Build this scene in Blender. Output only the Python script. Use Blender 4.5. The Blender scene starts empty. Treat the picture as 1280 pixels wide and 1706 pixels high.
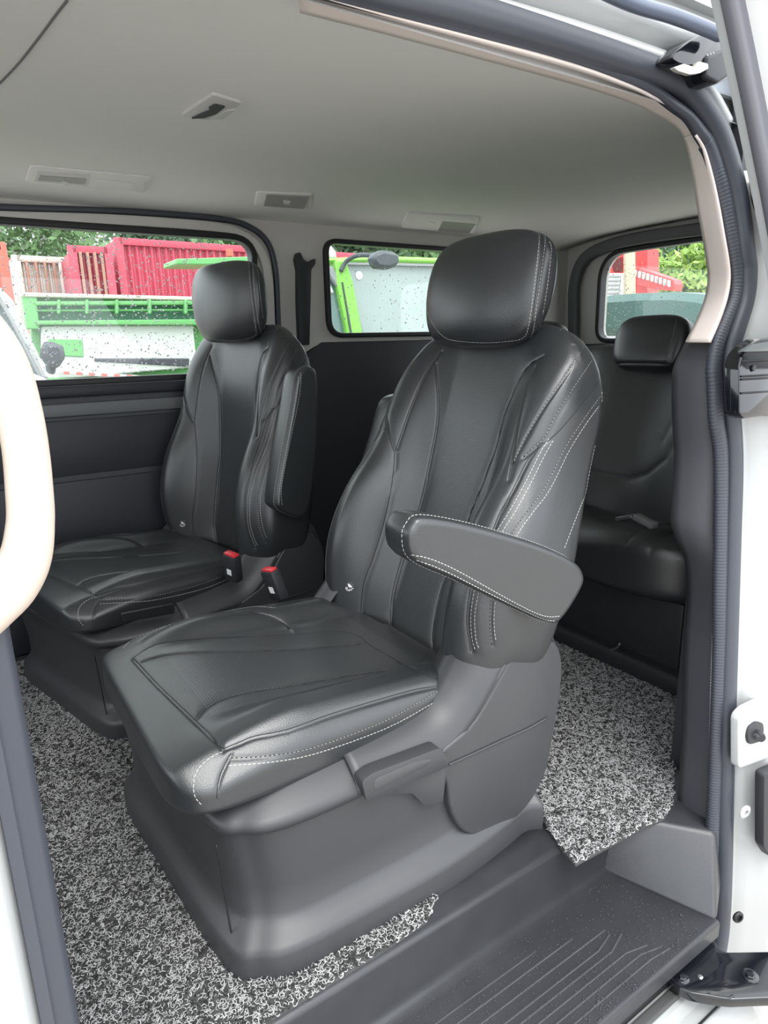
import bpy, bmesh, math, random
import numpy as np
from mathutils import Vector, Matrix, Euler
random.seed(7); RNG = np.random.default_rng(11)
S = bpy.context.scene
COL = S.collection
PI = math.pi

# ------------------------------------------------------------------ camera, light, exposure
FPX, IW, IH = 1100.0, 1280, 1706
def _axes(vx, vy):
    a = Vector((vx[0]-640, -(vx[1]-853), -FPX)).normalized()
    b = Vector((vy[0]-640, -(vy[1]-853), -FPX)).normalized()
    s = (a+b).normalized(); d = (a-b); d = (d - s*d.dot(s)).normalized()
    X = (s+d)/math.sqrt(2); Y = (s-d)/math.sqrt(2)
    return X, Y, X.cross(Y)
AX, AY, AZ = _axes((2320, 530), (-100, 590))
CAMP = Vector((0, 0, 1.05))
cd = bpy.data.cameras.new('camera'); cam = bpy.data.objects.new('camera', cd); COL.objects.link(cam)
R3 = Matrix((AX, AY, AZ))                      # rows: world axes in camera coords = world-from-camera
cam.matrix_world = Matrix.Translation(CAMP) @ R3.to_4x4()
cd.sensor_fit = 'VERTICAL'; cd.sensor_height = 36.0; cd.lens = FPX/IH*36.0; cd.clip_start = 0.02; cd.clip_end = 300
S.camera = cam
def at(px, py, x=None, y=None, z=None):        # a measured point of the photo, put on a known plane of the van
    d = R3 @ Vector((px-640, -(py-853), -FPX))
    if x is not None: t = (x-CAMP.x)/d.x
    elif y is not None: t = (y-CAMP.y)/d.y
    else: t = (z-CAMP.z)/d.z
    return CAMP + d*t

w = bpy.data.worlds.new('overcast'); S.world = w; w.use_nodes = True
nt = w.node_tree; nt.nodes.clear()
out = nt.nodes.new('ShaderNodeOutputWorld'); bg = nt.nodes.new('ShaderNodeBackground')
tc = nt.nodes.new('ShaderNodeTexCoord'); sx = nt.nodes.new('ShaderNodeSeparateXYZ'); rp = nt.nodes.new('ShaderNodeValToRGB')
nt.links.new(tc.outputs['Generated'], sx.inputs[0]); nt.links.new(sx.outputs['Z'], rp.inputs[0])
rp.color_ramp.elements[0].position = 0.0; rp.color_ramp.elements[0].color = (.76, .81, .86, 1)
rp.color_ramp.elements[1].position = .55; rp.color_ramp.elements[1].color = (.93, .97, 1.0, 1)
nt.links.new(rp.outputs[0], bg.inputs[0]); nt.links.new(bg.outputs[0], out.inputs[0])
bg.inputs[1].default_value = 2.1
sd = bpy.data.lights.new('sun', 'SUN'); sd.energy = 1.8; sd.angle = math.radians(35); sd.color = (1, .97, .93)
sun = bpy.data.objects.new('sun', sd); COL.objects.link(sun)
sun.rotation_euler = Vector((0.08, 0.50, -0.86)).to_track_quat('-Z', 'Y').to_euler()
S.view_settings.view_transform = 'Standard'; S.view_settings.look = 'None'
S.view_settings.exposure = 0.8; S.view_settings.gamma = 1.0; S.view_settings.use_curve_mapping = False

# ------------------------------------------------------------------ materials
MATS = {}
def mat(name, col, rough=.5, metal=0, bump=None, var=0.0, vscale=20, coat=0, spec=.5, trans=0, emit=None):
    if name in MATS: return MATS[name]
    m = bpy.data.materials.new(name); m.use_nodes = True
    n = m.node_tree; b = n.nodes['Principled BSDF']
    b.inputs['Base Color'].default_value = (*col, 1); b.inputs['Roughness'].default_value = rough
    b.inputs['Metallic'].default_value = metal; b.inputs['Coat Weight'].default_value = coat
    b.inputs['Specular IOR Level'].default_value = spec
    b.inputs['Transmission Weight'].default_value = trans
    t = n.nodes.new('ShaderNodeTexCoord')
    if var:
        z = n.nodes.new('ShaderNodeTexNoise'); z.inputs['Scale'].default_value = vscale; z.inputs['Detail'].default_value = 4
        n.links.new(t.outputs['Object'], z.inputs['Vector'])
        mx = n.nodes.new('ShaderNodeMix'); mx.data_type = 'RGBA'
        mx.inputs[6].default_value = (*[c*(1-var) for c in col], 1); mx.inputs[7].default_value = (*[min(1, c*(1+var)) for c in col], 1)
        n.links.new(z.outputs['Fac'], mx.inputs[0]); n.links.new(mx.outputs[2], b.inputs['Base Color'])
    if bump:
        kind, sc, st, di = bump
        if kind == 'vor':
            z = n.nodes.new('ShaderNodeTexVoronoi'); o = z.outputs['Distance']
        else:
            z = n.nodes.new('ShaderNodeTexNoise'); z.inputs['Detail'].default_value = 3; o = z.outputs['Fac']
        z.inputs['Scale'].default_value = sc
        n.links.new(t.outputs['Object'], z.inputs['Vector'])
        bp = n.nodes.new('ShaderNodeBump'); bp.inputs['Strength'].default_value = st; bp.inputs['Distance'].default_value = di
        n.links.new(o, bp.inputs['Height']); n.links.new(bp.outputs[0], b.inputs['Normal'])
    if emit:
        b.inputs['Emission Color'].default_value = (*emit[0], 1); b.inputs['Emission Strength'].default_value = emit[1]
    MATS[name] = m; return m
def leather():
    m = mat('leather', (.022, .0245, .027), .37, bump=('vor', 420, .22, .0008), var=.10, vscale=9, spec=.85)
    n = m.node_tree; b = n.nodes['Principled BSDF']
    # perforated panels: tiny punched dots where the 'perf' attribute is set, laid out in the cover's own u,v
    a = n.nodes.new('ShaderNodeAttribute'); a.attribute_name = 'perf'
    uvn = n.nodes.new('ShaderNodeAttribute'); uvn.attribute_name = 'suv'
    sc = n.nodes.new('ShaderNodeVectorMath'); sc.operation = 'SCALE'; sc.inputs[3].default_value = 190
    n.links.new(uvn.outputs['Vector'], sc.inputs[0])
    fr = n.nodes.new('ShaderNodeVectorMath'); fr.operation = 'FRACTION'; n.links.new(sc.outputs[0], fr.inputs[0])
    ds = n.nodes.new('ShaderNodeVectorMath'); ds.operation = 'DISTANCE'; ds.inputs[1].default_value = (.5, .5, 0)
    n.links.new(fr.outputs[0], ds.inputs[0])
    lt = n.nodes.new('ShaderNodeMath'); lt.operation = 'LESS_THAN'; lt.inputs[1].default_value = .2
    n.links.new(ds.outputs['Value'], lt.inputs[0])
    ml = n.nodes.new('ShaderNodeMath'); ml.operation = 'MULTIPLY'
    n.links.new(lt.outputs[0], ml.inputs[0]); n.links.new(a.outputs['Fac'], ml.inputs[1])
    src = b.inputs['Base Color'].links[0].from_socket
    mx = n.nodes.new('ShaderNodeMix'); mx.data_type = 'RGBA'; mx.inputs[7].default_value = (.10, .105, .11, 1)
    n.links.new(ml.outputs[0], mx.inputs[0]); n.links.new(src, mx.inputs[6]); n.links.new(mx.outputs[2], b.inputs['Base Color'])
    return m
LEATHER = leather()
SEAMM = mat('seam_shadow_thread', (.006, .006, .007), .8)
THREAD = mat('pale_thread', (.42, .42, .40), .7)
PLASTIC = mat('seat_plastic', (.042, .043, .047), .42, bump=('noise', 900, .12, .001), var=.1, vscale=5)
BLACKP = mat('black_plastic', (.022, .023, .027), .5, bump=('noise', 700, .12, .001))
DARKP = mat('door_panel_plastic', (.028, .030, .037), .5, bump=('noise', 500, .1, .001), var=.12, vscale=6)
GREYP = mat('grey_ledge_plastic', (.15, .155, .16), .5)
STEPP = mat('step_plastic', (.038, .039, .044), .38, bump=('noise', 420, .25, .0015), var=.25, vscale=14)
PILLARP = mat('pillar_plastic', (.050, .050, .058), .55, bump=('vor', 380, .2, .001))
HEADL = mat('headliner_cloth', (.80, .80, .77), .95, bump=('noise', 600, .15, .0003), var=.04, vscale=3)
TRIMG = mat('grey_pillar_trim', (.54, .53, .50), .7, bump=('noise', 500, .1, .0003))
BEIGE = mat('beige_trim', (.80, .70, .65), .6, bump=('vor', 300, .12, .0005))
BEIGEH = mat('beige_handle', (.52, .43, .36), .55)
RUBBER = mat('rubber_seal', (.045, .050, .064), .45, bump=('noise', 300, .1, .001))
RUBBLK = mat('black_rubber', (.010, .010, .012), .5)
PAINT = mat('white_paint', (.42, .43, .43), .28, coat=.6, var=.02, vscale=4)
GLOSSB = mat('gloss_black_metal', (.006, .007, .010), .12, coat=.6)
METAL = mat('bare_metal', (.55, .55, .56), .35, metal=1)
CHROME = mat('chrome', (.8, .8, .8), .15, metal=1)
REDP = mat('red_button', (.62, .03, .04), .35)
WHITEP = mat('white_label', (.8, .8, .8), .5)
BACKING = mat('mat_backing', (.05, .05, .05), .8, bump=('noise', 300, .5, .003), var=.5, vscale=160)
CARPET = mat('dark_carpet', (.035, .033, .033), .95, bump=('noise', 500, .8, .003), var=.5, vscale=300)
COILW = mat('coil_pale', (.50, .50, .50), .5)
COILB = mat('coil_dark', (.035, .035, .035), .5)
FIXT = mat('fixture_plastic', (.62, .62, .60), .5)
LENS = mat('lamp_lens', (.74, .74, .72), .3)
def glass_mat(name, tint, rough=0.0, refl=.06):
    m = bpy.data.materials.new(name); m.use_nodes = True; n = m.node_tree; n.nodes.clear()
    o = n.nodes.new('ShaderNodeOutputMaterial'); t = n.nodes.new('ShaderNodeBsdfTransparent'); g = n.nodes.new('ShaderNodeBsdfGlossy')
    t.inputs[0].default_value = (*tint, 1); g.inputs['Roughness'].default_value = rough; x = n.nodes.new('ShaderNodeMixShader')
    x.inputs[0].default_value = refl
    n.links.new(t.outputs[0], x.inputs[1]); n.links.new(g.outputs[0], x.inputs[2]); n.links.new(x.outputs[0], o.inputs[0])
    return m
GLASS = glass_mat('window_glass', (.90, .94, .92))
DROP = mat('rain_drop', (.92, .95, .95), .15, trans=.1)

# ------------------------------------------------------------------ helpers
def link(o, parent=None):
    COL.objects.link(o)
    if parent is not None: o.parent = parent
    return o
def tag(o, label=None, cat=None, group=None, kind=None):
    if label: o['label'] = label
    if cat: o['category'] = cat
    if group: o['group'] = group
    if kind: o['kind'] = kind
    return o
def empty(name, loc, label=None, cat=None, group=None):
    o = bpy.data.objects.new(name, None); o.location = loc; o.empty_display_size = .1; link(o); return tag(o, label, cat, group)
def new(name, verts, faces, m, parent=None, smooth=True, world=True):
    me = bpy.data.meshes.new(name)
    if len(verts) and hasattr(verts[0], 'to_tuple'): verts = [tuple(v) for v in verts]
    me.from_pydata([tuple(map(float, v)) for v in verts], [], [tuple(int(i) for i in f) for f in faces]); me.update()
    if smooth: me.polygons.foreach_set('use_smooth', [True]*len(me.polygons))
    me.materials.append(m)
    o = bpy.data.objects.new(name, me); link(o, parent)
    if parent is not None and world:
        p = parent; M = Matrix.Translation(p.location)
        if p.parent is not None: M = Matrix.Translation(p.parent.location) @ M
        me.transform(M.inverted())
    return o
def bm_obj(name, bm, m, parent=None, smooth=True, angle=None):
    bmesh.ops.recalc_face_normals(bm, faces=bm.faces)
    vs = [v.co.copy() for v in bm.verts]; bm.verts.index_update()
    fs = [[v.index for v in f.verts] for f in bm.faces]; bm.free()
    o = new(name, vs, fs, m, parent, smooth)
    if angle: o.data.set_sharp_from_angle(angle=math.radians(angle))
    return o
def struct(o): o['kind'] = 'structure'; return o
def loft_faces(n, m, closed=True, cap=True):
    f = []
    for i in range(n-1):
        for j in range(m if closed else m-1):
            a = i*m+j; b = i*m+(j+1) % m; f.append((a, b, b+m, a+m))
    if cap and closed: f.append(tuple(range(m-1, -1, -1))); f.append(tuple((n-1)*m+j for j in range(m)))
    return f
def catmull(pts, n=8, closed=False):
    P = [Vector(p) for p in pts]; k = len(P); o = []
    for i in range(k if closed else k-1):
        if closed: a, b, c, d = P[(i-1) % k], P[i], P[(i+1) % k], P[(i+2) % k]
        else: a, b, c, d = P[max(i-1, 0)], P[i], P[i+1], P[min(i+2, k-1)]
        for j in range(n):
            t = j/n
            o.append(.5*((2*b)+(c-a)*t+(2*a-5*b+4*c-d)*t*t+(3*b-a-3*c+d)*t**3))
    if not closed: o.append(P[-1])
    return o
def sweep(name, path, prof, m, parent=None, closed=False, up=Vector((0, 1, 0)), cap=True, angle=None, scale=None):
    """profile points (a, b): a along side = tangent x up, b along up"""
    vs = []; n = len(path)
    for i, p in enumerate(path):
        q0 = path[(i-1) % n] if (closed or i > 0) else path[i]; q1 = path[(i+1) % n] if (closed or i < n-1) else path[i]
        t = (q1-q0).normalized(); s = t.cross(up).normalized(); u = s.cross(t).normalized()
        k = scale[i] if scale else 1
        for a, b in prof: vs.append(p+s*a*k+u*b*k)
    mm = len(prof); f = loft_faces(n, mm, True, cap and not closed)
    if closed:
        for j in range(mm): f.append(((n-1)*mm+j, (n-1)*mm+(j+1) % mm, (j+1) % mm, j))
    bm = bmesh.new(); bv = [bm.verts.new(v) for v in vs]
    for q in f:
        try: bm.faces.new([bv[i] for i in q])
        except ValueError: pass
    return bm_obj(name, bm, m, parent, True, angle)
def circ(r, n=10, ry=None): return [(r*math.cos(2*PI*i/n), (ry or r)*math.sin(2*PI*i/n)) for i in range(n)]
def rrect(w, h, r, n=5):
    o = []
    for cx, cy, a0 in ((w/2-r, h/2-r, 0), (-w/2+r, h/2-r, 90), (-w/2+r, -h/2+r, 180), (w/2-r, -h/2+r, 270)):
        for i in range(n+1):
            a = math.radians(a0+90*i/n); o.append((cx+r*math.cos(a), cy+r*math.sin(a)))
    return o
def round_poly(pts, r, n=5):
    P = [Vector(p) for p in pts]; k = len(P); o = []
    rr = r if isinstance(r, (list, tuple)) else [r]*k
    for i in range(k):
        a, b, c = P[i-1], P[i], P[(i+1) % k]; q = rr[i]
        d1 = (a-b); d2 = (c-b); l = min(q, d1.length*.49, d2.length*.49)
        p1 = b+d1.normalized()*l; p2 = b+d2.normalized()*l
        for j in range(n+1):
            t = j/n; o.append((1-t)**2*p1+2*t*(1-t)*b+t*t*p2)
    return o
def prism(name, poly, vec, m, parent=None, bevel=0, seg=2, smooth=True, angle=40):
    """polygon (3D points) extruded along vec, with rounded edges"""
    bm = bmesh.new(); vs = [bm.verts.new(Vector(p)) for p in poly]
    f = bm.faces.new(vs); r = bmesh.ops.extrude_face_region(bm, geom=[f])
    bmesh.ops.translate(bm, verts=[g for g in r['geom'] if isinstance(g, bmesh.types.BMVert)], vec=Vector(vec))
    bmesh.ops.recalc_face_normals(bm, faces=bm.faces)
    if bevel:
        e = [e for e in bm.edges if len(e.link_faces) == 2 and e.calc_face_angle(0) > math.radians(40)]
        bmesh.ops.bevel(bm, geom=e, offset=bevel, segments=seg, profile=.5, affect='EDGES', clamp_overlap=True)
    return bm_obj(name, bm, m, parent, smooth, angle)
def box(name, c, s, m, parent=None, bevel=.004, rot=None, seg=2):
    bm = bmesh.new(); bmesh.ops.create_cube(bm, size=1)
    for v in bm.verts: v.co = Vector((v.co.x*s[0], v.co.y*s[1], v.co.z*s[2]))
    if bevel: bmesh.ops.bevel(bm, geom=bm.edges[:], offset=bevel, segments=seg, profile=.5, affect='EDGES', clamp_overlap=True)
    if rot is not None: bmesh.ops.transform(bm, matrix=rot.to_4x4(), verts=bm.verts)
    bmesh.ops.translate(bm, verts=bm.verts, vec=Vector(c))
    return bm_obj(name, bm, m, parent, True, 40)
def plate(name, outer, holes, m, thick, parent=None):
    """flat plate (points in 3D) with holes, given thickness vector"""
    bm = bmesh.new(); edges = []
    for loop in [outer]+holes:
        vs = [bm.verts.new(Vector(p)) for p in loop]
        for i in range(len(vs)): edges.append(bm.edges.new((vs[i-1], vs[i])))
    bmesh.ops.triangle_fill(bm, edges=edges, use_beauty=True, use_dissolve=False)
    r = bmesh.ops.extrude_face_region(bm, geom=bm.faces[:])
    bmesh.ops.translate(bm, verts=[g for g in r['geom'] if isinstance(g, bmesh.types.BMVert)], vec=Vector(thick))
    return bm_obj(name, bm, m, parent, False)
def disc(name, c, nrm, r, th, m, parent=None, n=24, bev=.2, inner=0):
    """turned button: rounded disc facing nrm"""
    prof = [(inner, 0), (r, 0), (r, th*(1-bev)), (r*(1-bev*.5), th), (inner, th)] if inner else [(0.0001, 0), (r, 0), (r, th*(1-bev)), (r*(1-bev*.6), th), (.0001, th)]
    q = Vector(nrm).normalized().to_track_quat('Z', 'Y'); vs = []
    for i in range(n):
        a = 2*PI*i/n
        for (rr, h) in prof: vs.append(Vector(c)+q @ Vector((rr*math.cos(a), rr*math.sin(a), h)))
    k = len(prof); f = []
    for i in range(n):
        for j in range(k if inner else k-1):
            j2 = (j+1) % k; a = i*k+j; b = ((i+1) % n)*k+j; f.append((a, b, ((i+1) % n)*k+j2, i*k+j2))
    bm = bmesh.new(); bv = [bm.verts.new(v) for v in vs]
    for q_ in f: bm.faces.new([bv[i] for i in q_])
    bmesh.ops.remove_doubles(bm, verts=bm.verts, dist=.00015)
    return bm_obj(name, bm, m, parent, True, 35)
def interp(tab, x): return np.interp(x, [t[0] for t in tab], [t[1] for t in tab])
def sinterp(tab, x):
    xs = np.array([t[0] for t in tab]); ys = np.array([t[1] for t in tab]); x = np.clip(x, xs[0], xs[-1])
    P = catmull([(a, b, 0) for a, b in tab], 12); return np.interp(x, [p.x for p in P], [p.y for p in P])

# ---- padded cover generator -------------------------------------------------------------
def superell(n, N, aspect=1.0, dens=1.0):
    """arc-even angles of a unit superellipse (|x|^n+|y|^n=1)"""
    t = np.linspace(0, 2*PI, 6000, endpoint=False)
    x = np.sign(np.cos(t))*np.abs(np.cos(t))**(2/n); y = np.sign(np.sin(t))*np.abs(np.sin(t))**(2/n)
    d = np.hypot(np.diff(np.append(x, x[0]))*aspect, np.diff(np.append(y, y[0])))*np.where(y > -.35, dens, 1.0); s = np.concatenate([[0], np.cumsum(d)])
    q = np.linspace(0, s[-1], N, endpoint=False); tt = np.interp(q, s, np.append(np.arange(6000), 6000))/6000*2*PI
    return np.sign(np.cos(tt))*np.abs(np.cos(tt))**(2/n), np.sign(np.sin(tt))*np.abs(np.sin(tt))**(2/n)
class Pad:
    """closed upholstered body: u across, v along, w depth (front = small w).  W half width, F/B front/back depth"""
    def __init__(s, O, U, A, D, v0, v1, W, F, B, n=4.5, nv=6, grooves=(), mid=None, skew=None):
        s.O, s.U, s.A, s.D = [np.array(q, float) for q in (O, U, A, D)]
        s.v0, s.v1, s.W, s.F, s.B, s.n, s.nv, s.gr = v0, v1, W, F, B, n, nv, grooves
        s.skew = skew
    def groove(s, u, v):
        d = np.zeros(np.shape(u))
        for pts, dep, sig in s.gr:
            P = np.array([(p[0], p[1]) for p in pts]); best = np.full(np.shape(u), 9.)
            for a, b in zip(P[:-1], P[1:]):
                ab = b-a; L = ab@ab+1e-12; t = np.clip(((u-a[0])*ab[0]+(v-a[1])*ab[1])/L, 0, 1)
                best = np.minimum(best, np.hypot(u-a[0]-t*ab[0], v-a[1]-t*ab[1]))
            d = np.maximum(d, dep*(.60*np.exp(-(best/sig)**2)+.40*np.exp(-(best/(sig*4.0))**2)))
        return d
    def grid(s, N, M, asp=2.2):
        ex, ey = superell(s.n, N, asp, 2.6)
        cx, cy = superell(s.nv, 4*M, 1.6)
        i0 = np.argmax(cy); idx = [i for i in range(4*M) if cx[i] >= 0]
        pr = sorted([(cy[i], cx[i]) for i in idx]); tau = np.array([p[0] for p in pr]); c = np.array([p[1] for p in pr])
        c = np.maximum(c, 1e-3)
        v = s.v0+(s.v1-s.v0)*(tau+1)/2
        V, EX = np.meshgrid(v, ex, indexing='ij'); C, EY = np.meshgrid(c, ey, indexing='ij')
        Wd = s.W(V)*C; Uu = Wd*EX
        Fv = s.F(Uu, V); Bv = s.B(Uu, V)
        Wm = s.W(V); vm = .5*(Fv+Bv); H = .5*(Bv-Fv)*C
        g = s.groove(Uu, V)*np.clip(EY*3, 0, 1)
        Wp = vm-H*EY+g
        if s.skew is not None: V = V+s.skew(Uu, Wp, V)
        P = s.O+Uu[..., None]*s.U+V[..., None]*s.A+Wp[..., None]*s.D
        return P, Uu, V
    def build(s, name, N, M, m, parent, perf=None, asp=2.2):
        P, Uu, V = s.grid(N, M, asp); n, mm = P.shape[:2]
        fs = loft_faces(n, mm)
        if np.dot(np.cross(s.U, s.A), s.D) > 0: pass
        me = bpy.data.meshes.new(name); me.from_pydata(P.reshape(-1, 3).tolist(), [], fs); me.update()
        bm = bmesh.new(); bm.from_mesh(me); bmesh.ops.recalc_face_normals(bm, faces=bm.faces); bm.to_mesh(me); bm.free()
        me.polygons.foreach_set('use_smooth', [True]*len(me.polygons)); me.materials.append(m)
        a = me.attributes.new('suv', 'FLOAT_VECTOR', 'POINT')
        q = np.stack([Uu+V*.5, V, 0*V], -1).reshape(-1); a.data.foreach_set('vector', q.astype(np.float32))
        a = me.attributes.new('perf', 'FLOAT', 'POINT')
        pf = perf(Uu, V) if perf else np.zeros_like(Uu)
        # only the front skin is punched
        a.data.foreach_set('value', np.asarray(pf, np.float32).reshape(-1))
        o = bpy.data.objects.new(name, me); link(o, parent)
        from mathutils.bvhtree import BVHTree
        s.bvh = BVHTree.FromPolygons([Vector(p) for p in P.reshape(-1, 3)], fs); s.cen = Vector(P.reshape(-1, 3).mean(0))
        if parent is not None: me.transform(Matrix.Translation(parent.location if parent.parent is None else parent.location+parent.parent.location).inverted())
        return o
    def pt(s, u, v, w=None):
        """world point over the front surface at u,v"""
        u_, v_ = np.array([u]), np.array([v])
        if w is None: w = float(s.F(u_, v_)[0])
        p = s.O+u*s.U+v*s.A+w*s.D
        return Vector(p)
def snap(pads, P):
    Q = []
    for p in P:
        best = None
        for pad in pads:
            h = pad.bvh.find_nearest(Vector(p))
            if h[0] is not None and (best is None or h[3] < best[0][3]): best = (h, pad)
        h, pad = best; n = h[1].copy()
        if n.dot(h[0]-pad.cen) < 0: n = -n
        Q.append((h[0], n))
    return Q
def stitch_mesh(name, pads, lines, parent, m=THREAD, L=.0055, gap=.0022, r=.00065):
    """dashed thread; lines = world-space polylines, snapped to the nearest cover surface; one object per seam"""
    outs = []
    for ln in lines:
        vs, fs = [], []
        Q = snap(pads, ln)
        d = [0]
        for a, b in zip(Q[:-1], Q[1:]): d.append(d[-1]+(b[0]-a[0]).length)
        tot = d[-1]; x = 0
        co = np.array([q[0][:] for q in Q]); no = np.array([q[1][:] for q in Q])
        def ev(t): return (Vector([np.interp(t, d, co[:, k]) for k in range(3)]), Vector([np.interp(t, d, no[:, k]) for k in range(3)]).normalized())
        while x+L < tot:
            a, na = ev(x); b, nb = ev(x+L); t = (b-a)
            if t.length < 1e-5: x += L+gap; continue
            t.normalize(); sd_ = t.cross(na).normalized(); k = len(vs)
            for c, e in ((a, .35), (a+t*r, 1), (b-t*r, 1), (b, .35)):
                base = c+na*r*.3
                for (p, q) in ((-1, 0), (0, 1), (1, 0)): vs.append(base+sd_*r*p*e+na*r*q*e)
            for i in range(3):
                for j in range(2): fs.append((k+i*3+j, k+i*3+j+1, k+i*3+3+j+1, k+i*3+3+j))
            fs.append((k, k+1, k+2)); fs.append((k+11, k+10, k+9))
            x += L+gap
        outs.append(new(name, vs, fs, m, parent))
    return outs
def seam_lines(pads, lines, parent, r=.0009):
    for ln in lines:
        Q = snap(pads, ln)
        P = [q[0]-q[1]*r*.25 for q in Q]
        P = [p for i, p in enumerate(P) if i == 0 or (p-P[i-1]).length > 1e-4]
        if len(P) > 2: sweep('seam', P, circ(r, 6), SEAMM, parent, up=Q[len(Q)//2][1])
# ------------------------------------------------------------------ the captain seats
def smooth(x, a, b):
    t = np.clip((x-a)/(b-a), 0, 1); return t*t*(3-2*t)
TILT = math.radians(18)
YC = 1.20
def sgn_local(lines): return lines
G_BACK = [([(-0.1963,0.7146),(-0.1745,0.7083),(-0.1455,0.6975),(-0.1286,0.6799),(-0.1165,0.6557),(-0.1067,0.6234),(-0.1003,0.5867),(-0.098,0.549),(-0.0955,0.5102),(-0.0893,0.4706),(-0.0825,0.4311),(-0.0756,0.3929),(-0.069,0.357),(-0.0653,0.3309),(-0.0607,0.2972),(-0.05,0.2304),(-0.0433,0.1598),(-0.0464,0.1119),(-0.0537,0.0739),(-0.0651,0.0391),(-0.0749,0.015),(-0.0749,0.015)],0.004,0.003),([(-0.1825,0.6878),(-0.1821,0.6749),(-0.1835,0.6558),(-0.1902,0.6334),(-0.2009,0.6066),(-0.2144,0.5736),(-0.2263,0.5402),(-0.2354,0.5107),(-0.2429,0.4839),(-0.2499,0.4588),(-0.2558,0.4408),(-0.2558,0.4408)],0.0045,0.0032),([(0.1692,0.6935),(0.1602,0.6737),(0.1502,0.648),(0.1419,0.6245),(0.1344,0.5992),(0.1283,0.5717),(0.1238,0.5408),(0.1218,0.5076),(0.1205,0.4654),(0.1171,0.3996),(0.1148,0.3359),(0.1166,0.3064),(0.1193,0.2789),(0.1211,0.2244),(0.1215,0.166),(0.1207,0.1205),(0.1176,0.0789),(0.1066,0.0329),(0.0933,-0.001),(0.0933,-0.001)],0.0055,0.0032),([(0.1679,0.7287),(0.1752,0.6998),(0.1817,0.6631),(0.1841,0.6332),(0.1855,0.6031),(0.187,0.5702),(0.1881,0.5347),(0.1891,0.4899),(0.1884,0.4537),(0.1884,0.4537)],0.0045,0.0032),([(-0.2234,0.7695),(-0.2304,0.7643),(-0.251,0.7482),(-0.2734,0.7133),(-0.2768,0.685),(-0.2761,0.6569),(-0.2725,0.628),(-0.2668,0.5981),(-0.2603,0.5658),(-0.2546,0.5334),(-0.2502,0.5006),(-0.2481,0.4758),(-0.2481,0.4758)],0.004,0.003),([(0.2529,0.7292),(0.2637,0.6951),(0.2695,0.6523),(0.2723,0.6218),(0.2727,0.5955),(0.272,0.5736),(0.2711,0.5513),(0.2292,0.5162),(0.2107,0.4849),(0.1972,0.4629),(0.1882,0.4488),(0.1882,0.4488)],0.0055,0.0032),([(0.1882,0.4488),(0.1831,0.4286),(0.1769,0.4017),(0.1724,0.3767),(0.1688,0.3477),(0.1659,0.3111),(0.1641,0.2691),(0.1639,0.2201),(0.1653,0.1725),(0.1685,0.1382),(0.1712,0.1061),(0.1712,0.0643),(0.169,0.0268),(0.1622,0.0067),(0.1552,-0.0032),(0.1552,-0.0032)],0.006,0.004),([(-0.2534,0.7433),(-0.2578,0.7367),(-0.2821,0.7013),(-0.2914,0.6654),(-0.2929,0.6331),(-0.291,0.6073),(-0.2883,0.5843),(-0.2868,0.5613),(-0.2854,0.5415),(-0.2819,0.5287),(-0.2771,0.5183),(-0.2709,0.5044),(-0.2654,0.4934),(-0.2654,0.4934)],0.0065,0.004),([(-0.2769,0.7028),(-0.278,0.6982),(-0.2878,0.6831),(-0.295,0.6544),(-0.2992,0.6225),(-0.2994,0.5913),(-0.2966,0.5644),(-0.2937,0.5482),(-0.2905,0.5374),(-0.2863,0.5309),(-0.2818,0.5236),(-0.2775,0.5103),(-0.2738,0.4905),(-0.2723,0.4588),(-0.2735,0.4254),(-0.2739,0.4012),(-0.2744,0.3796),(-0.2763,0.3592),(-0.2784,0.3358),(-0.2778,0.3022),(-0.2768,0.2666),(-0.2777,0.2357),(-0.2796,0.2061),(-0.2819,0.1761),(-0.285,0.1471),(-0.2908,0.1181),(-0.2954,0.0961),(-0.2954,0.0961)],0.0045,0.0035),([(-0.2849,0.6751),(-0.2861,0.6673),(-0.2956,0.6479),(-0.2995,0.6194),(-0.3001,0.5884),(-0.2996,0.5582),(-0.3003,0.5298),(-0.3016,0.5074),(-0.3033,0.486),(-0.3055,0.4612),(-0.3079,0.4359),(-0.3087,0.4123),(-0.3085,0.3882),(-0.3076,0.3628),(-0.3072,0.3333),(-0.3085,0.2941),(-0.3103,0.2538),(-0.3137,0.2193),(-0.3174,0.1896),(-0.32,0.1673),(-0.3225,0.1494),(-0.325,0.1327),(-0.3266,0.1208),(-0.3266,0.1208)],0.003,0.003),([(-0.1949,0.7846),(-0.1915,0.7857),(-0.1902,0.786),(-0.198,0.7789),(-0.198,0.7789)],0.0055,0.0032)]
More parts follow.
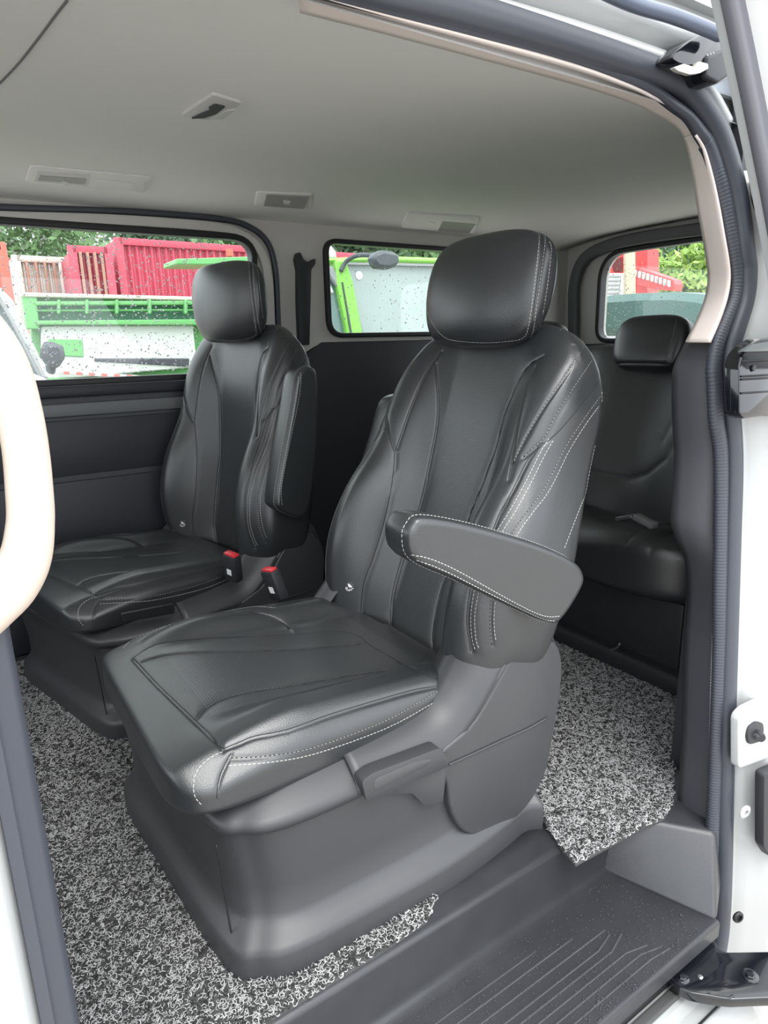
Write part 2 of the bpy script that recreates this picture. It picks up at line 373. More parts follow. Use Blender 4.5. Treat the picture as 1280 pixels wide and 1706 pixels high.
ST_BACK = [[(-0.2234,0.7695,0.0437),(-0.228,0.7664,0.0441),(-0.2304,0.7643,0.046),(-0.2357,0.7606,0.0453),(-0.251,0.7482,0.0288),(-0.267,0.729,0.0053),(-0.2734,0.7133,-0.0077),(-0.2759,0.699,-0.0165),(-0.2768,0.685,-0.0243),(-0.2768,0.671,-0.0314),(-0.2761,0.6569,-0.038),(-0.2747,0.6425,-0.0442),(-0.2725,0.628,-0.05),(-0.2698,0.6133,-0.0553),(-0.2668,0.5981,-0.0598),(-0.2636,0.5823,-0.0639),(-0.2603,0.5658,-0.0676),(-0.2573,0.5492,-0.0712),(-0.2546,0.5334,-0.0745),(-0.2522,0.5171,-0.0775),(-0.2502,0.5006,-0.0806),(-0.2488,0.486,-0.0834),(-0.2481,0.4758,-0.0856)],[(0.2529,0.7292,-0.0154),(0.2593,0.7159,-0.0205),(0.2637,0.6951,-0.0294),(0.2675,0.6723,-0.0379),(0.2695,0.6523,-0.0445),(0.2696,0.636,-0.0497),(0.2723,0.6218,-0.0517),(0.2711,0.608,-0.0555),(0.2727,0.5955,-0.0567),(0.2707,0.5837,-0.0598),(0.272,0.5736,-0.0604),(0.2696,0.5629,-0.0635),(0.2711,0.5513,-0.0643),(0.2441,0.534,-0.0771),(0.2292,0.5162,-0.0795),(0.2188,0.4993,-0.0783),(0.2107,0.4849,-0.0761),(0.2037,0.4731,-0.0731),(0.1972,0.4629,-0.0696),(0.1918,0.4546,-0.0663),(0.1882,0.4488,-0.0638)],[(-0.2534,0.7433,0.0526),(-0.2551,0.7409,0.0546),(-0.2578,0.7367,0.0572),(-0.273,0.7205,0.0382),(-0.2821,0.7013,0.0195),(-0.2879,0.6834,0.0048),(-0.2914,0.6654,-0.0074),(-0.2927,0.6484,-0.017),(-0.2929,0.6331,-0.0245),(-0.2922,0.6196,-0.0304),(-0.291,0.6073,-0.0352),(-0.2896,0.5956,-0.0393),(-0.2883,0.5843,-0.0427),(-0.2873,0.5728,-0.0453),(-0.2868,0.5613,-0.0474),(-0.2863,0.5507,-0.0496),(-0.2854,0.5415,-0.0522),(-0.2839,0.5343,-0.0553),(-0.2819,0.5287,-0.0585),(-0.2796,0.5237,-0.0617),(-0.2771,0.5183,-0.0648),(-0.2742,0.5116,-0.0682),(-0.2709,0.5044,-0.0717),(-0.2677,0.4979,-0.0748),(-0.2654,0.4934,-0.0768)],[(-0.2898,0.5409,-0.046),(-0.2892,0.5356,-0.0479),(-0.2884,0.5283,-0.0504),(-0.2874,0.5189,-0.0535),(-0.2865,0.5076,-0.0569),(-0.2858,0.4934,-0.0607),(-0.2854,0.4766,-0.0653),(-0.2853,0.4591,-0.0705),(-0.2855,0.4425,-0.0761),(-0.286,0.4271,-0.0821),(-0.2867,0.4121,-0.0883),(-0.2872,0.3976,-0.0944),(-0.2875,0.3839,-0.1004),(-0.2875,0.3717,-0.1058),(-0.2867,0.3607,-0.1106),(-0.286,0.3492,-0.1154),(-0.2857,0.3357,-0.1204),(-0.2852,0.3188,-0.1254),(-0.2845,0.2999,-0.1304),(-0.2839,0.2806,-0.1347),(-0.2836,0.2627,-0.1378),(-0.2841,0.2463,-0.1396),(-0.285,0.2307,-0.1404),(-0.2861,0.216,-0.1404),(-0.287,0.2026,-0.1401),(-0.2875,0.1909,-0.1394),(-0.2881,0.1806,-0.1384),(-0.2888,0.1709,-0.137),(-0.2898,0.1611,-0.1352),(-0.291,0.1505,-0.1327),(-0.2925,0.1397,-0.1298),(-0.294,0.1295,-0.1266),(-0.2955,0.1207,-0.1235),(-0.2972,0.1134,-0.1204),(-0.2992,0.1072,-0.1172),(-0.301,0.1023,-0.1144),(-0.3021,0.0988,-0.1124)],[(-0.2943,0.5383,-0.0374),(-0.294,0.5328,-0.0394),(-0.2935,0.5251,-0.0422),(-0.2929,0.5153,-0.0456),(-0.2923,0.5037,-0.0493),(-0.292,0.4894,-0.0535),(-0.2919,0.4727,-0.0585),(-0.2922,0.4552,-0.0641),(-0.2927,0.4386,-0.0701),(-0.2935,0.4232,-0.0764),(-0.2943,0.4082,-0.0828),(-0.2949,0.3937,-0.0891),(-0.2953,0.3802,-0.0951),(-0.2952,0.3686,-0.1004),(-0.2945,0.3585,-0.105),(-0.2939,0.3478,-0.1097),(-0.2937,0.3346,-0.1146),(-0.2935,0.3176,-0.1196),(-0.2933,0.2981,-0.1248),(-0.2929,0.278,-0.1292),(-0.2927,0.2596,-0.1323),(-0.293,0.243,-0.1341),(-0.2936,0.2271,-0.135),(-0.2944,0.2124,-0.1352),(-0.2948,0.1994,-0.1349),(-0.2951,0.1888,-0.1344),(-0.2953,0.1802,-0.1336),(-0.2958,0.1723,-0.1325),(-0.2966,0.1636,-0.1309),(-0.2978,0.1534,-0.1286),(-0.2994,0.1423,-0.1255),(-0.3009,0.1319,-0.1222),(-0.3023,0.1233,-0.1192),(-0.3037,0.1172,-0.1165),(-0.3053,0.1127,-0.1141),(-0.3067,0.1095,-0.112),(-0.3076,0.1071,-0.1105)],[(-0.2849,0.6751,0.0766),(-0.2854,0.6719,0.0776),(-0.2861,0.6673,0.079),(-0.291,0.6594,0.0739),(-0.2956,0.6479,0.0622),(-0.2979,0.6347,0.0518),(-0.2995,0.6194,0.0411),(-0.3002,0.6036,0.0313),(-0.3001,0.5884,0.0229),(-0.2998,0.5735,0.0155),(-0.2996,0.5582,0.0081),(-0.2998,0.5434,0.0008),(-0.3003,0.5298,-0.0057),(-0.3009,0.518,-0.0106),(-0.3016,0.5074,-0.0144),(-0.3024,0.4971,-0.0179),(-0.3033,0.486,-0.0221),(-0.3043,0.4739,-0.027),(-0.3055,0.4612,-0.0323),(-0.3068,0.4484,-0.0382),(-0.3079,0.4359,-0.0448),(-0.3086,0.4239,-0.0523),(-0.3087,0.4123,-0.0602),(-0.3086,0.4006,-0.068),(-0.3085,0.3882,-0.0756),(-0.3082,0.3756,-0.0829),(-0.3076,0.3628,-0.0898),(-0.3071,0.3489,-0.0964),(-0.3072,0.3333,-0.1025),(-0.3077,0.3148,-0.1079),(-0.3085,0.2941,-0.1129),(-0.3093,0.2731,-0.1168),(-0.3103,0.2538,-0.1192),(-0.3118,0.2361,-0.1201),(-0.3137,0.2193,-0.1197),(-0.3157,0.2037,-0.1186),(-0.3174,0.1896,-0.117),(-0.3187,0.1776,-0.1151),(-0.32,0.1673,-0.1129),(-0.3213,0.1581,-0.1105),(-0.3225,0.1494,-0.108),(-0.3238,0.1408,-0.1052),(-0.325,0.1327,-0.102),(-0.326,0.1257,-0.0991),(-0.3266,0.1208,-0.097)],[(-0.2858,0.6669,0.0797),(-0.2864,0.664,0.0803),(-0.2872,0.6599,0.0811),(-0.2878,0.6543,0.0827),(-0.2902,0.6464,0.0824),(-0.2976,0.632,0.0658),(-0.2996,0.6165,0.0544),(-0.3002,0.6005,0.0444),(-0.3001,0.5852,0.0361),(-0.2998,0.5703,0.029),(-0.2996,0.5551,0.0219),(-0.3,0.5403,0.0149),(-0.3007,0.5266,0.0084),(-0.3015,0.5147,0.0033),(-0.3024,0.5041,-0.0007),(-0.3034,0.4937,-0.0045),(-0.3046,0.4825,-0.0092),(-0.3061,0.4703,-0.0147),(-0.3077,0.4575,-0.0205),(-0.3095,0.4447,-0.027),(-0.3113,0.4321,-0.0345),(-0.3126,0.4202,-0.0428),(-0.3134,0.4085,-0.0515),(-0.3138,0.3968,-0.06),(-0.3142,0.3845,-0.0681),(-0.3143,0.3719,-0.0758),(-0.3139,0.359,-0.0831),(-0.3137,0.3452,-0.09),(-0.314,0.3297,-0.0963),(-0.3147,0.3111,-0.1019),(-0.3156,0.2902,-0.107),(-0.3165,0.2692,-0.1109),(-0.3173,0.2503,-0.1134),(-0.3185,0.2338,-0.1143),(-0.32,0.2186,-0.1141),(-0.3217,0.2047,-0.1132),(-0.3232,0.1919,-0.1119),(-0.3245,0.1801,-0.1101),(-0.3258,0.1696,-0.1078),(-0.3272,0.1601,-0.1053),(-0.3283,0.1517,-0.1029),(-0.3294,0.1443,-0.1003),(-0.3305,0.1379,-0.0976),(-0.3314,0.1327,-0.0952),(-0.3319,0.1291,-0.0935)],[(-0.2904,0.5565,0.0966),(-0.2906,0.5461,0.0969),(-0.2909,0.5315,0.0975),(-0.2907,0.5145,0.0992),(-0.2939,0.4964,0.0969),(-0.2944,0.478,0.0985),(-0.2984,0.4579,0.0962),(-0.3089,0.4367,0.0807),(-0.3152,0.4157,0.0684),(-0.3208,0.3928,0.0571),(-0.3262,0.3684,0.0461),(-0.3305,0.3467,0.037),(-0.3335,0.3318,0.0306)],[(0.2325,0.4988,-0.0825),(0.2393,0.4841,-0.0853),(0.2517,0.4631,-0.0877),(0.2653,0.4385,-0.0912),(0.2748,0.4128,-0.0967),(0.2799,0.3862,-0.105),(0.2803,0.3577,-0.1161),(0.2835,0.329,-0.1238),(0.2852,0.301,-0.1297),(0.2862,0.2741,-0.1345),(0.286,0.2472,-0.1383),(0.285,0.2226,-0.1409),(0.2866,0.2001,-0.1403),(0.2847,0.1838,-0.1406),(0.283,0.1694,-0.1403),(0.2841,0.1554,-0.1377),(0.2852,0.1406,-0.1346),(0.2817,0.124,-0.133),(0.2811,0.1054,-0.1286),(0.2804,0.0877,-0.1239),(0.2795,0.072,-0.1194),(0.2762,0.06,-0.1172),(0.2761,0.0489,-0.1132),(0.2735,0.0406,-0.1113),(0.2714,0.0349,-0.1099)],[(-0.1949,0.7846,0.0205),(-0.1931,0.7852,0.0189),(-0.1915,0.7857,0.0176),(-0.1907,0.7859,0.0169),(-0.1902,0.786,0.0163),(-0.1867,0.7872,0.0193),(-0.198,0.7789,0.0059)]]
SE_BACK = [[(-0.1963,0.7146,-0.0239),(-0.188,0.7118,-0.0223),(-0.1745,0.7083,-0.0186),(-0.1588,0.7037,-0.0135),(-0.1455,0.6975,-0.0093),(-0.1362,0.6895,-0.0067),(-0.1286,0.6799,-0.0047),(-0.1222,0.6687,-0.0033),(-0.1165,0.6557,-0.002),(-0.1112,0.6405,-0.0011),(-0.1067,0.6234,-0.0004),(-0.1031,0.6052,-0.0),(-0.1003,0.5867,0.0003),(-0.0987,0.5681,0.0007),(-0.098,0.549,0.0014),(-0.0972,0.5297,0.0021),(-0.0955,0.5102,0.0029),(-0.0926,0.4906,0.0035),(-0.0893,0.4706,0.0039),(-0.0858,0.4506,0.004),(-0.0825,0.4311,0.004),(-0.0791,0.4119,0.0038),(-0.0756,0.3929,0.0036),(-0.0721,0.3745,0.0033),(-0.069,0.357,0.003),(-0.0669,0.3428,0.0027),(-0.0653,0.3309,0.0025),(-0.0635,0.3172,0.0021),(-0.0607,0.2972,0.0016),(-0.0559,0.2673,0.0006),(-0.05,0.2304,-0.0009),(-0.0453,0.1925,-0.0031),(-0.0433,0.1598,-0.0055),(-0.044,0.134,-0.0075),(-0.0464,0.1119,-0.009),(-0.0498,0.0923,-0.0103),(-0.0537,0.0739,-0.0113),(-0.0588,0.0559,-0.0122),(-0.0651,0.0391,-0.013),(-0.071,0.025,-0.0134),(-0.0749,0.015,-0.0136)],[(-0.1825,0.6878,-0.0271),(-0.1825,0.6824,-0.0284),(-0.1821,0.6749,-0.0301),(-0.1822,0.6658,-0.0323),(-0.1835,0.6558,-0.0352),(-0.1864,0.6451,-0.0391),(-0.1902,0.6334,-0.0437),(-0.1951,0.6206,-0.0488),(-0.2009,0.6066,-0.0545),(-0.2075,0.5907,-0.0606),(-0.2144,0.5736,-0.0664),(-0.2207,0.5564,-0.0715),(-0.2263,0.5402,-0.0756),(-0.231,0.5252,-0.0786),(-0.2354,0.5107,-0.081),(-0.2394,0.4968,-0.0831),(-0.2429,0.4839,-0.085),(-0.2464,0.4712,-0.087),(-0.2499,0.4588,-0.0893),(-0.2532,0.4482,-0.0915),(-0.2558,0.4408,-0.0933)],[(0.1692,0.6935,-0.0198),(0.1653,0.6853,-0.0197),(0.1602,0.6737,-0.0191),(0.1549,0.6606,-0.0181),(0.1502,0.648,-0.0169),(0.146,0.6363,-0.0154),(0.1419,0.6245,-0.0137),(0.1379,0.6122,-0.012),(0.1344,0.5992,-0.0103),(0.1312,0.5857,-0.0088),(0.1283,0.5717,-0.0072),(0.1258,0.5568,-0.0058),(0.1238,0.5408,-0.0045),(0.1226,0.5245,-0.0034),(0.1218,0.5076,-0.0026),(0.1213,0.4885,-0.002),(0.1205,0.4654,-0.0015),(0.119,0.4352,-0.0011),(0.1171,0.3996,-0.001),(0.1155,0.3645,-0.0012),(0.1148,0.3359,-0.0016),(0.1153,0.3179,-0.0024),(0.1166,0.3064,-0.0035),(0.1181,0.2954,-0.0049),(0.1193,0.2789,-0.0064),(0.1203,0.254,-0.0081),(0.1211,0.2244,-0.0101),(0.1216,0.1938,-0.0122),(0.1215,0.166,-0.0139),(0.1212,0.1423,-0.0151),(0.1207,0.1205,-0.0161),(0.1197,0.0997,-0.0164),(0.1176,0.0789,-0.0161),(0.1133,0.0562,-0.015),(0.1066,0.0329,-0.0138),(0.0988,0.0129,-0.0136),(0.0933,-0.001,-0.0136)],[(0.1679,0.7287,-0.0116),(0.171,0.7168,-0.0153),(0.1752,0.6998,-0.0209),(0.179,0.6807,-0.0272),(0.1817,0.6631,-0.0327),(0.1832,0.6479,-0.0367),(0.1841,0.6332,-0.0399),(0.1848,0.6186,-0.0427),(0.1855,0.6031,-0.0453),(0.1863,0.5869,-0.0478),(0.187,0.5702,-0.05),(0.1876,0.5529,-0.0522),(0.1881,0.5347,-0.0543),(0.1887,0.5134,-0.0564),(0.1891,0.4899,-0.0588),(0.1889,0.4685,-0.0612),(0.1884,0.4537,-0.0632)],[(-0.2234,0.7695,0.0437),(-0.228,0.7664,0.0441),(-0.2304,0.7643,0.046),(-0.2357,0.7606,0.0453),(-0.251,0.7482,0.0288),(-0.267,0.729,0.0053),(-0.2734,0.7133,-0.0077),(-0.2759,0.699,-0.0165),(-0.2768,0.685,-0.0243),(-0.2768,0.671,-0.0314),(-0.2761,0.6569,-0.038),(-0.2747,0.6425,-0.0442),(-0.2725,0.628,-0.05),(-0.2698,0.6133,-0.0553),(-0.2668,0.5981,-0.0598),(-0.2636,0.5823,-0.0639),(-0.2603,0.5658,-0.0676),(-0.2573,0.5492,-0.0712),(-0.2546,0.5334,-0.0745),(-0.2522,0.5171,-0.0775),(-0.2502,0.5006,-0.0806),(-0.2488,0.486,-0.0834),(-0.2481,0.4758,-0.0856)],[(0.2529,0.7292,-0.0154),(0.2593,0.7159,-0.0205),(0.2637,0.6951,-0.0294),(0.2675,0.6723,-0.0379),(0.2695,0.6523,-0.0445),(0.2696,0.636,-0.0497),(0.2723,0.6218,-0.0517),(0.2711,0.608,-0.0555),(0.2727,0.5955,-0.0567),(0.2707,0.5837,-0.0598),(0.272,0.5736,-0.0604),(0.2696,0.5629,-0.0635),(0.2711,0.5513,-0.0643),(0.2441,0.534,-0.0771),(0.2292,0.5162,-0.0795),(0.2188,0.4993,-0.0783),(0.2107,0.4849,-0.0761),(0.2037,0.4731,-0.0731),(0.1972,0.4629,-0.0696),(0.1918,0.4546,-0.0663),(0.1882,0.4488,-0.0638)],[(0.1882,0.4488,-0.0638),(0.1861,0.4405,-0.0634),(0.1831,0.4286,-0.0628),(0.1798,0.4151,-0.0622),(0.1769,0.4017,-0.0618),(0.1745,0.3893,-0.0616),(0.1724,0.3767,-0.0614),(0.1705,0.3631,-0.0613),(0.1688,0.3477,-0.0613),(0.1672,0.3303,-0.0615),(0.1659,0.3111,-0.0616),(0.1648,0.2906,-0.062),(0.1641,0.2691,-0.0627),(0.1638,0.2456,-0.0639),(0.1639,0.2201,-0.0654),(0.1644,0.195,-0.0669),(0.1653,0.1725,-0.0684),(0.1666,0.1541,-0.0702),(0.1685,0.1382,-0.0723),(0.1702,0.1229,-0.0738),(0.1712,0.1061,-0.074),(0.1715,0.0861,-0.0725),(0.1712,0.0643,-0.0699),(0.1703,0.0436,-0.0664),(0.169,0.0268,-0.0625),(0.1662,0.0151,-0.0577),(0.1622,0.0067,-0.0522),(0.1581,0.001,-0.0472),(0.1552,-0.0032,-0.0438)],[(-0.2534,0.7433,0.0526),(-0.2551,0.7409,0.0546),(-0.2578,0.7367,0.0572),(-0.273,0.7205,0.0382),(-0.2821,0.7013,0.0195),(-0.2879,0.6834,0.0048),(-0.2914,0.6654,-0.0074),(-0.2927,0.6484,-0.017),(-0.2929,0.6331,-0.0245),(-0.2922,0.6196,-0.0304),(-0.291,0.6073,-0.0352),(-0.2896,0.5956,-0.0393),(-0.2883,0.5843,-0.0427),(-0.2873,0.5728,-0.0453),(-0.2868,0.5613,-0.0474),(-0.2863,0.5507,-0.0496),(-0.2854,0.5415,-0.0522),(-0.2839,0.5343,-0.0553),(-0.2819,0.5287,-0.0585),(-0.2796,0.5237,-0.0617),(-0.2771,0.5183,-0.0648),(-0.2742,0.5116,-0.0682),(-0.2709,0.5044,-0.0717),(-0.2677,0.4979,-0.0748),(-0.2654,0.4934,-0.0768)],[(-0.2769,0.7028,0.0692),(-0.2774,0.7009,0.07),(-0.278,0.6982,0.0713),(-0.2788,0.6944,0.073),(-0.2878,0.6831,0.0577),(-0.2918,0.6698,0.0458),(-0.295,0.6544,0.0335),(-0.2975,0.6381,0.0214),(-0.2992,0.6225,0.0102),(-0.2999,0.6071,-0.0004),(-0.2994,0.5913,-0.0102),(-0.2981,0.5766,-0.0189),(-0.2966,0.5644,-0.0262),(-0.2951,0.5552,-0.032),(-0.2937,0.5482,-0.037),(-0.2922,0.5425,-0.0413),(-0.2905,0.5374,-0.0455),(-0.2885,0.5335,-0.0494),(-0.2863,0.5309,-0.0529),(-0.284,0.5281,-0.0562),(-0.2818,0.5236,-0.0594),(-0.2796,0.5175,-0.0626),(-0.2775,0.5103,-0.0658),(-0.2755,0.5015,-0.0689),(-0.2738,0.4905,-0.0723),(-0.2726,0.476,-0.0763),(-0.2723,0.4588,-0.081),(-0.2727,0.4411,-0.0865),(-0.2735,0.4254,-0.0921),(-0.2738,0.4126,-0.0974),(-0.2739,0.4012,-0.1022),(-0.2739,0.3905,-0.1068),(-0.2744,0.3796,-0.1111),(-0.2754,0.3691,-0.1149),(-0.2763,0.3592,-0.118),(-0.2775,0.3485,-0.1212),(-0.2784,0.3358,-0.125),(-0.2784,0.3201,-0.1292),(-0.2778,0.3022,-0.1338),(-0.2771,0.2839,-0.1379),(-0.2768,0.2666,-0.141),(-0.2771,0.2508,-0.1429),(-0.2777,0.2357,-0.144),(-0.2785,0.2209,-0.1445),(-0.2796,0.2061,-0.1442),(-0.2807,0.1911,-0.1433),(-0.2819,0.1761,-0.1416),(-0.2833,0.1613,-0.1391),(-0.285,0.1471,-0.1359),(-0.2876,0.1327,-0.1315),(-0.2908,0.1181,-0.1261),(-0.2936,0.1052,-0.1207),(-0.2954,0.0961,-0.1168)],[(-0.2849,0.6751,0.0766),(-0.2854,0.6719,0.0776),(-0.2861,0.6673,0.079),(-0.291,0.6594,0.0739),(-0.2956,0.6479,0.0622),(-0.2979,0.6347,0.0518),(-0.2995,0.6194,0.0411),(-0.3002,0.6036,0.0313),(-0.3001,0.5884,0.0229),(-0.2998,0.5735,0.0155),(-0.2996,0.5582,0.0081),(-0.2998,0.5434,0.0008),(-0.3003,0.5298,-0.0057),(-0.3009,0.518,-0.0106),(-0.3016,0.5074,-0.0144),(-0.3024,0.4971,-0.0179),(-0.3033,0.486,-0.0221),(-0.3043,0.4739,-0.027),(-0.3055,0.4612,-0.0323),(-0.3068,0.4484,-0.0382),(-0.3079,0.4359,-0.0448),(-0.3086,0.4239,-0.0523),(-0.3087,0.4123,-0.0602),(-0.3086,0.4006,-0.068),(-0.3085,0.3882,-0.0756),(-0.3082,0.3756,-0.0829),(-0.3076,0.3628,-0.0898),(-0.3071,0.3489,-0.0964),(-0.3072,0.3333,-0.1025),(-0.3077,0.3148,-0.1079),(-0.3085,0.2941,-0.1129),(-0.3093,0.2731,-0.1168),(-0.3103,0.2538,-0.1192),(-0.3118,0.2361,-0.1201),(-0.3137,0.2193,-0.1197),(-0.3157,0.2037,-0.1186),(-0.3174,0.1896,-0.117),(-0.3187,0.1776,-0.1151),(-0.32,0.1673,-0.1129),(-0.3213,0.1581,-0.1105),(-0.3225,0.1494,-0.108),(-0.3238,0.1408,-0.1052),(-0.325,0.1327,-0.102),(-0.326,0.1257,-0.0991),(-0.3266,0.1208,-0.097)],[(-0.1949,0.7846,0.0205),(-0.1931,0.7852,0.0189),(-0.1915,0.7857,0.0176),(-0.1907,0.7859,0.0169),(-0.1902,0.786,0.0163),(-0.1867,0.7872,0.0193),(-0.198,0.7789,0.0059)]]
G_HEAD = [([(-0.1489,0.1147),(-0.1638,0.1076),(-0.1776,0.0941),(-0.1853,0.0703),(-0.1892,0.0395),(-0.191,-0.0002),(-0.1893,-0.0395),(-0.1843,-0.0685),(-0.1729,-0.0896),(-0.16,-0.1018),(-0.1475,-0.1096),(-0.1318,-0.1168),(-0.1167,-0.121),(-0.1167,-0.121)],0.004,0.004)]
ST_HEAD = [[(-0.149,0.1147,0.069),(-0.158,0.1105,0.0612),(-0.1616,0.1083,0.0592),(-0.1665,0.104,0.056),(-0.1718,0.0965,0.0523),(-0.1763,0.0856,0.049),(-0.1799,0.0723,0.0464),(-0.1827,0.0571,0.0446),(-0.1848,0.0406,0.0436),(-0.1862,0.0215,0.0431),(-0.1869,-0.0002,0.0433),(-0.1867,-0.0216,0.0444),(-0.1855,-0.0399,0.0462),(-0.1838,-0.0545,0.0483),(-0.1816,-0.0669,0.0508),(-0.1785,-0.0773,0.0537),(-0.1743,-0.0862,0.0572),(-0.1693,-0.0933,0.0612),(-0.164,-0.0986,0.0652),(-0.1588,-0.1028,0.0679),(-0.1531,-0.1067,0.0689),(-0.1471,-0.1102,0.0679),(-0.1414,-0.1129,0.065),(-0.1353,-0.1154,0.0602),(-0.1271,-0.1176,0.0545),(-0.1144,-0.1196,0.0488),(-0.0971,-0.121,0.044),(-0.0767,-0.1217,0.0403),(-0.0557,-0.1219,0.0377),(-0.0344,-0.1215,0.0355),(-0.012,-0.1205,0.0334),(0.0097,-0.1192,0.0317),(0.0286,-0.1176,0.0305),(0.0431,-0.116,0.0298),(0.0541,-0.1144,0.0293),(0.063,-0.1122,0.0285),(0.0722,-0.1088,0.0274),(0.0823,-0.1039,0.0261),(0.0925,-0.0978,0.025),(0.1031,-0.0906,0.0243),(0.1142,-0.0822,0.0242),(0.1262,-0.0725,0.0249),(0.1397,-0.0613,0.027),(0.1553,-0.0486,0.0309),(0.1746,-0.0343,0.0383),(0.1903,-0.0184,0.0469),(0.1891,-0.0045,0.045),(0.1912,0.0098,0.0463),(0.1896,0.0213,0.0454),(0.1882,0.031,0.0449),(0.1898,0.0406,0.0469),(0.1886,0.0477,0.0469),(0.1875,0.0525,0.0469)],[(-0.1525,0.1131,0.0805),(-0.1612,0.1091,0.0739),(-0.1663,0.1061,0.0716),(-0.1739,0.1007,0.0668),(-0.182,0.0922,0.0606),(-0.1871,0.0816,0.056),(-0.19,0.0693,0.0528),(-0.1918,0.0553,0.0507),(-0.1931,0.0398,0.0494),(-0.1942,0.0214,0.0489),(-0.1947,0.0004,0.0493),(-0.1942,-0.0206,0.0507),(-0.1926,-0.039,0.0531),(-0.1901,-0.0548,0.0564),(-0.1859,-0.0688,0.0614),(-0.1795,-0.0808,0.0684),(-0.172,-0.0907,0.0756),(-0.1641,-0.0982,0.0817),(-0.1548,-0.1034,0.0883),(-0.1464,-0.106,0.0922),(-0.1444,-0.1082,0.0909)],[(-0.1844,0.0904,0.0695),(-0.1855,0.089,0.0704),(-0.1866,0.0875,0.0722),(-0.1897,0.083,0.0722),(-0.1947,0.0732,0.0694),(-0.1993,0.0578,0.0664),(-0.2018,0.0388,0.065),(-0.2025,0.0177,0.0652),(-0.2017,-0.0038,0.0666),(-0.1986,-0.0281,0.0698),(-0.1917,-0.0551,0.0764),(-0.1769,-0.0785,0.0912),(-0.1645,-0.0911,0.0932)]]
SE_HEAD = [[(-0.1489,0.1147,0.0763),(-0.1564,0.1115,0.0706),(-0.1638,0.1076,0.0655),(-0.1713,0.1021,0.0603),(-0.1776,0.0941,0.0557),(-0.1822,0.0833,0.0521),(-0.1853,0.0703,0.0494),(-0.1876,0.0556,0.0475),(-0.1892,0.0395,0.0463),(-0.1904,0.0209,0.0459),(-0.191,-0.0002,0.0462),(-0.1906,-0.0212,0.0474),(-0.1893,-0.0395,0.0494),(-0.1873,-0.0549,0.052),(-0.1843,-0.0685,0.0556),(-0.1795,-0.0801,0.0607),(-0.1729,-0.0896,0.0669),(-0.1661,-0.0967,0.073),(-0.16,-0.1018,0.0781),(-0.1541,-0.1058,0.0816),(-0.1475,-0.1096,0.0829),(-0.1401,-0.1134,0.0799),(-0.1318,-0.1168,0.074),(-0.1235,-0.1193,0.0684),(-0.1167,-0.121,0.0655)]]
G_CUSH = [([(0.1605,0.5793),(0.0969,0.5754),(0.0137,0.5691),(-0.0766,0.5598),(-0.1585,0.5507),(-0.2295,0.5458),(-0.264,0.5389),(-0.264,0.5389)],0.0055,0.0035),([(-0.264,0.5389),(-0.2656,0.5266),(-0.2674,0.511),(-0.268,0.4997),(-0.2697,0.4853),(-0.2751,0.461),(-0.2797,0.4297),(-0.2797,0.3922),(-0.2768,0.3465),(-0.275,0.2886),(-0.2739,0.2296),(-0.2734,0.1853),(-0.2741,0.1456),(-0.2759,0.097),(-0.269,0.0507),(-0.269,0.0507)],0.0045,0.0035),([(-0.2779,0.5369),(-0.2877,0.5099),(-0.2984,0.473),(-0.3032,0.4378),(-0.3028,0.3922),(-0.2989,0.3208),(-0.2944,0.2442),(-0.29,0.1854),(-0.2854,0.1398),(-0.2827,0.1151),(-0.2806,0.0988),(-0.2764,0.0739),(-0.2708,0.0522),(-0.2708,0.0522)],0.003,0.003),([(-0.2746,0.5302),(-0.2796,0.5388),(-0.2856,0.5487),(-0.29,0.5549),(-0.295,0.5602),(-0.3021,0.5662),(-0.3034,0.5693),(-0.3034,0.5693)],0.004,0.003),([(-0.1585,0.5507),(-0.1435,0.5356),(-0.1257,0.5121),(-0.1147,0.4851),(-0.1089,0.448),(-0.1114,0.3919),(-0.1196,0.3275),(-0.1259,0.2623),(-0.1349,0.1973),(-0.1535,0.1326),(-0.2271,0.1253),(-0.2271,0.1253)],0.004,0.004),([(0.1331,0.5699),(0.1342,0.5526),(0.1335,0.5261),(0.126,0.4944),(0.1137,0.455),(0.0946,0.4034),(0.0718,0.3488),(0.0514,0.2982),(0.0341,0.2506),(0.0234,0.2072),(0.0146,0.1694),(0.0027,0.1387),(-0.0069,0.1183),(-0.0069,0.1183)],0.0035,0.004),([(0.1659,0.578),(0.1772,0.5566),(0.184,0.5245),(0.1783,0.487),(0.17,0.4359),(0.1583,0.3615),(0.1308,0.2797),(0.1071,0.1874),(0.0709,0.1126),(0.0166,0.0987),(-0.0469,0.1031),(-0.1258,0.096),(-0.2463,0.1246),(-0.2668,0.0958),(-0.2708,0.0679),(-0.2708,0.0679)],0.0008,0.003),([(0.2248,0.5437),(0.2372,0.5226),(0.2523,0.4916),(0.2563,0.4564),(0.2578,0.4185),(0.2537,0.384),(0.2564,0.3464),(0.23,0.3171),(0.2119,0.2879),(0.2011,0.2633),(0.1905,0.2438),(0.178,0.2294),(0.1644,0.2207),(0.146,0.2203),(0.128,0.2242),(0.128,0.2242)],0.004,0.0032)]
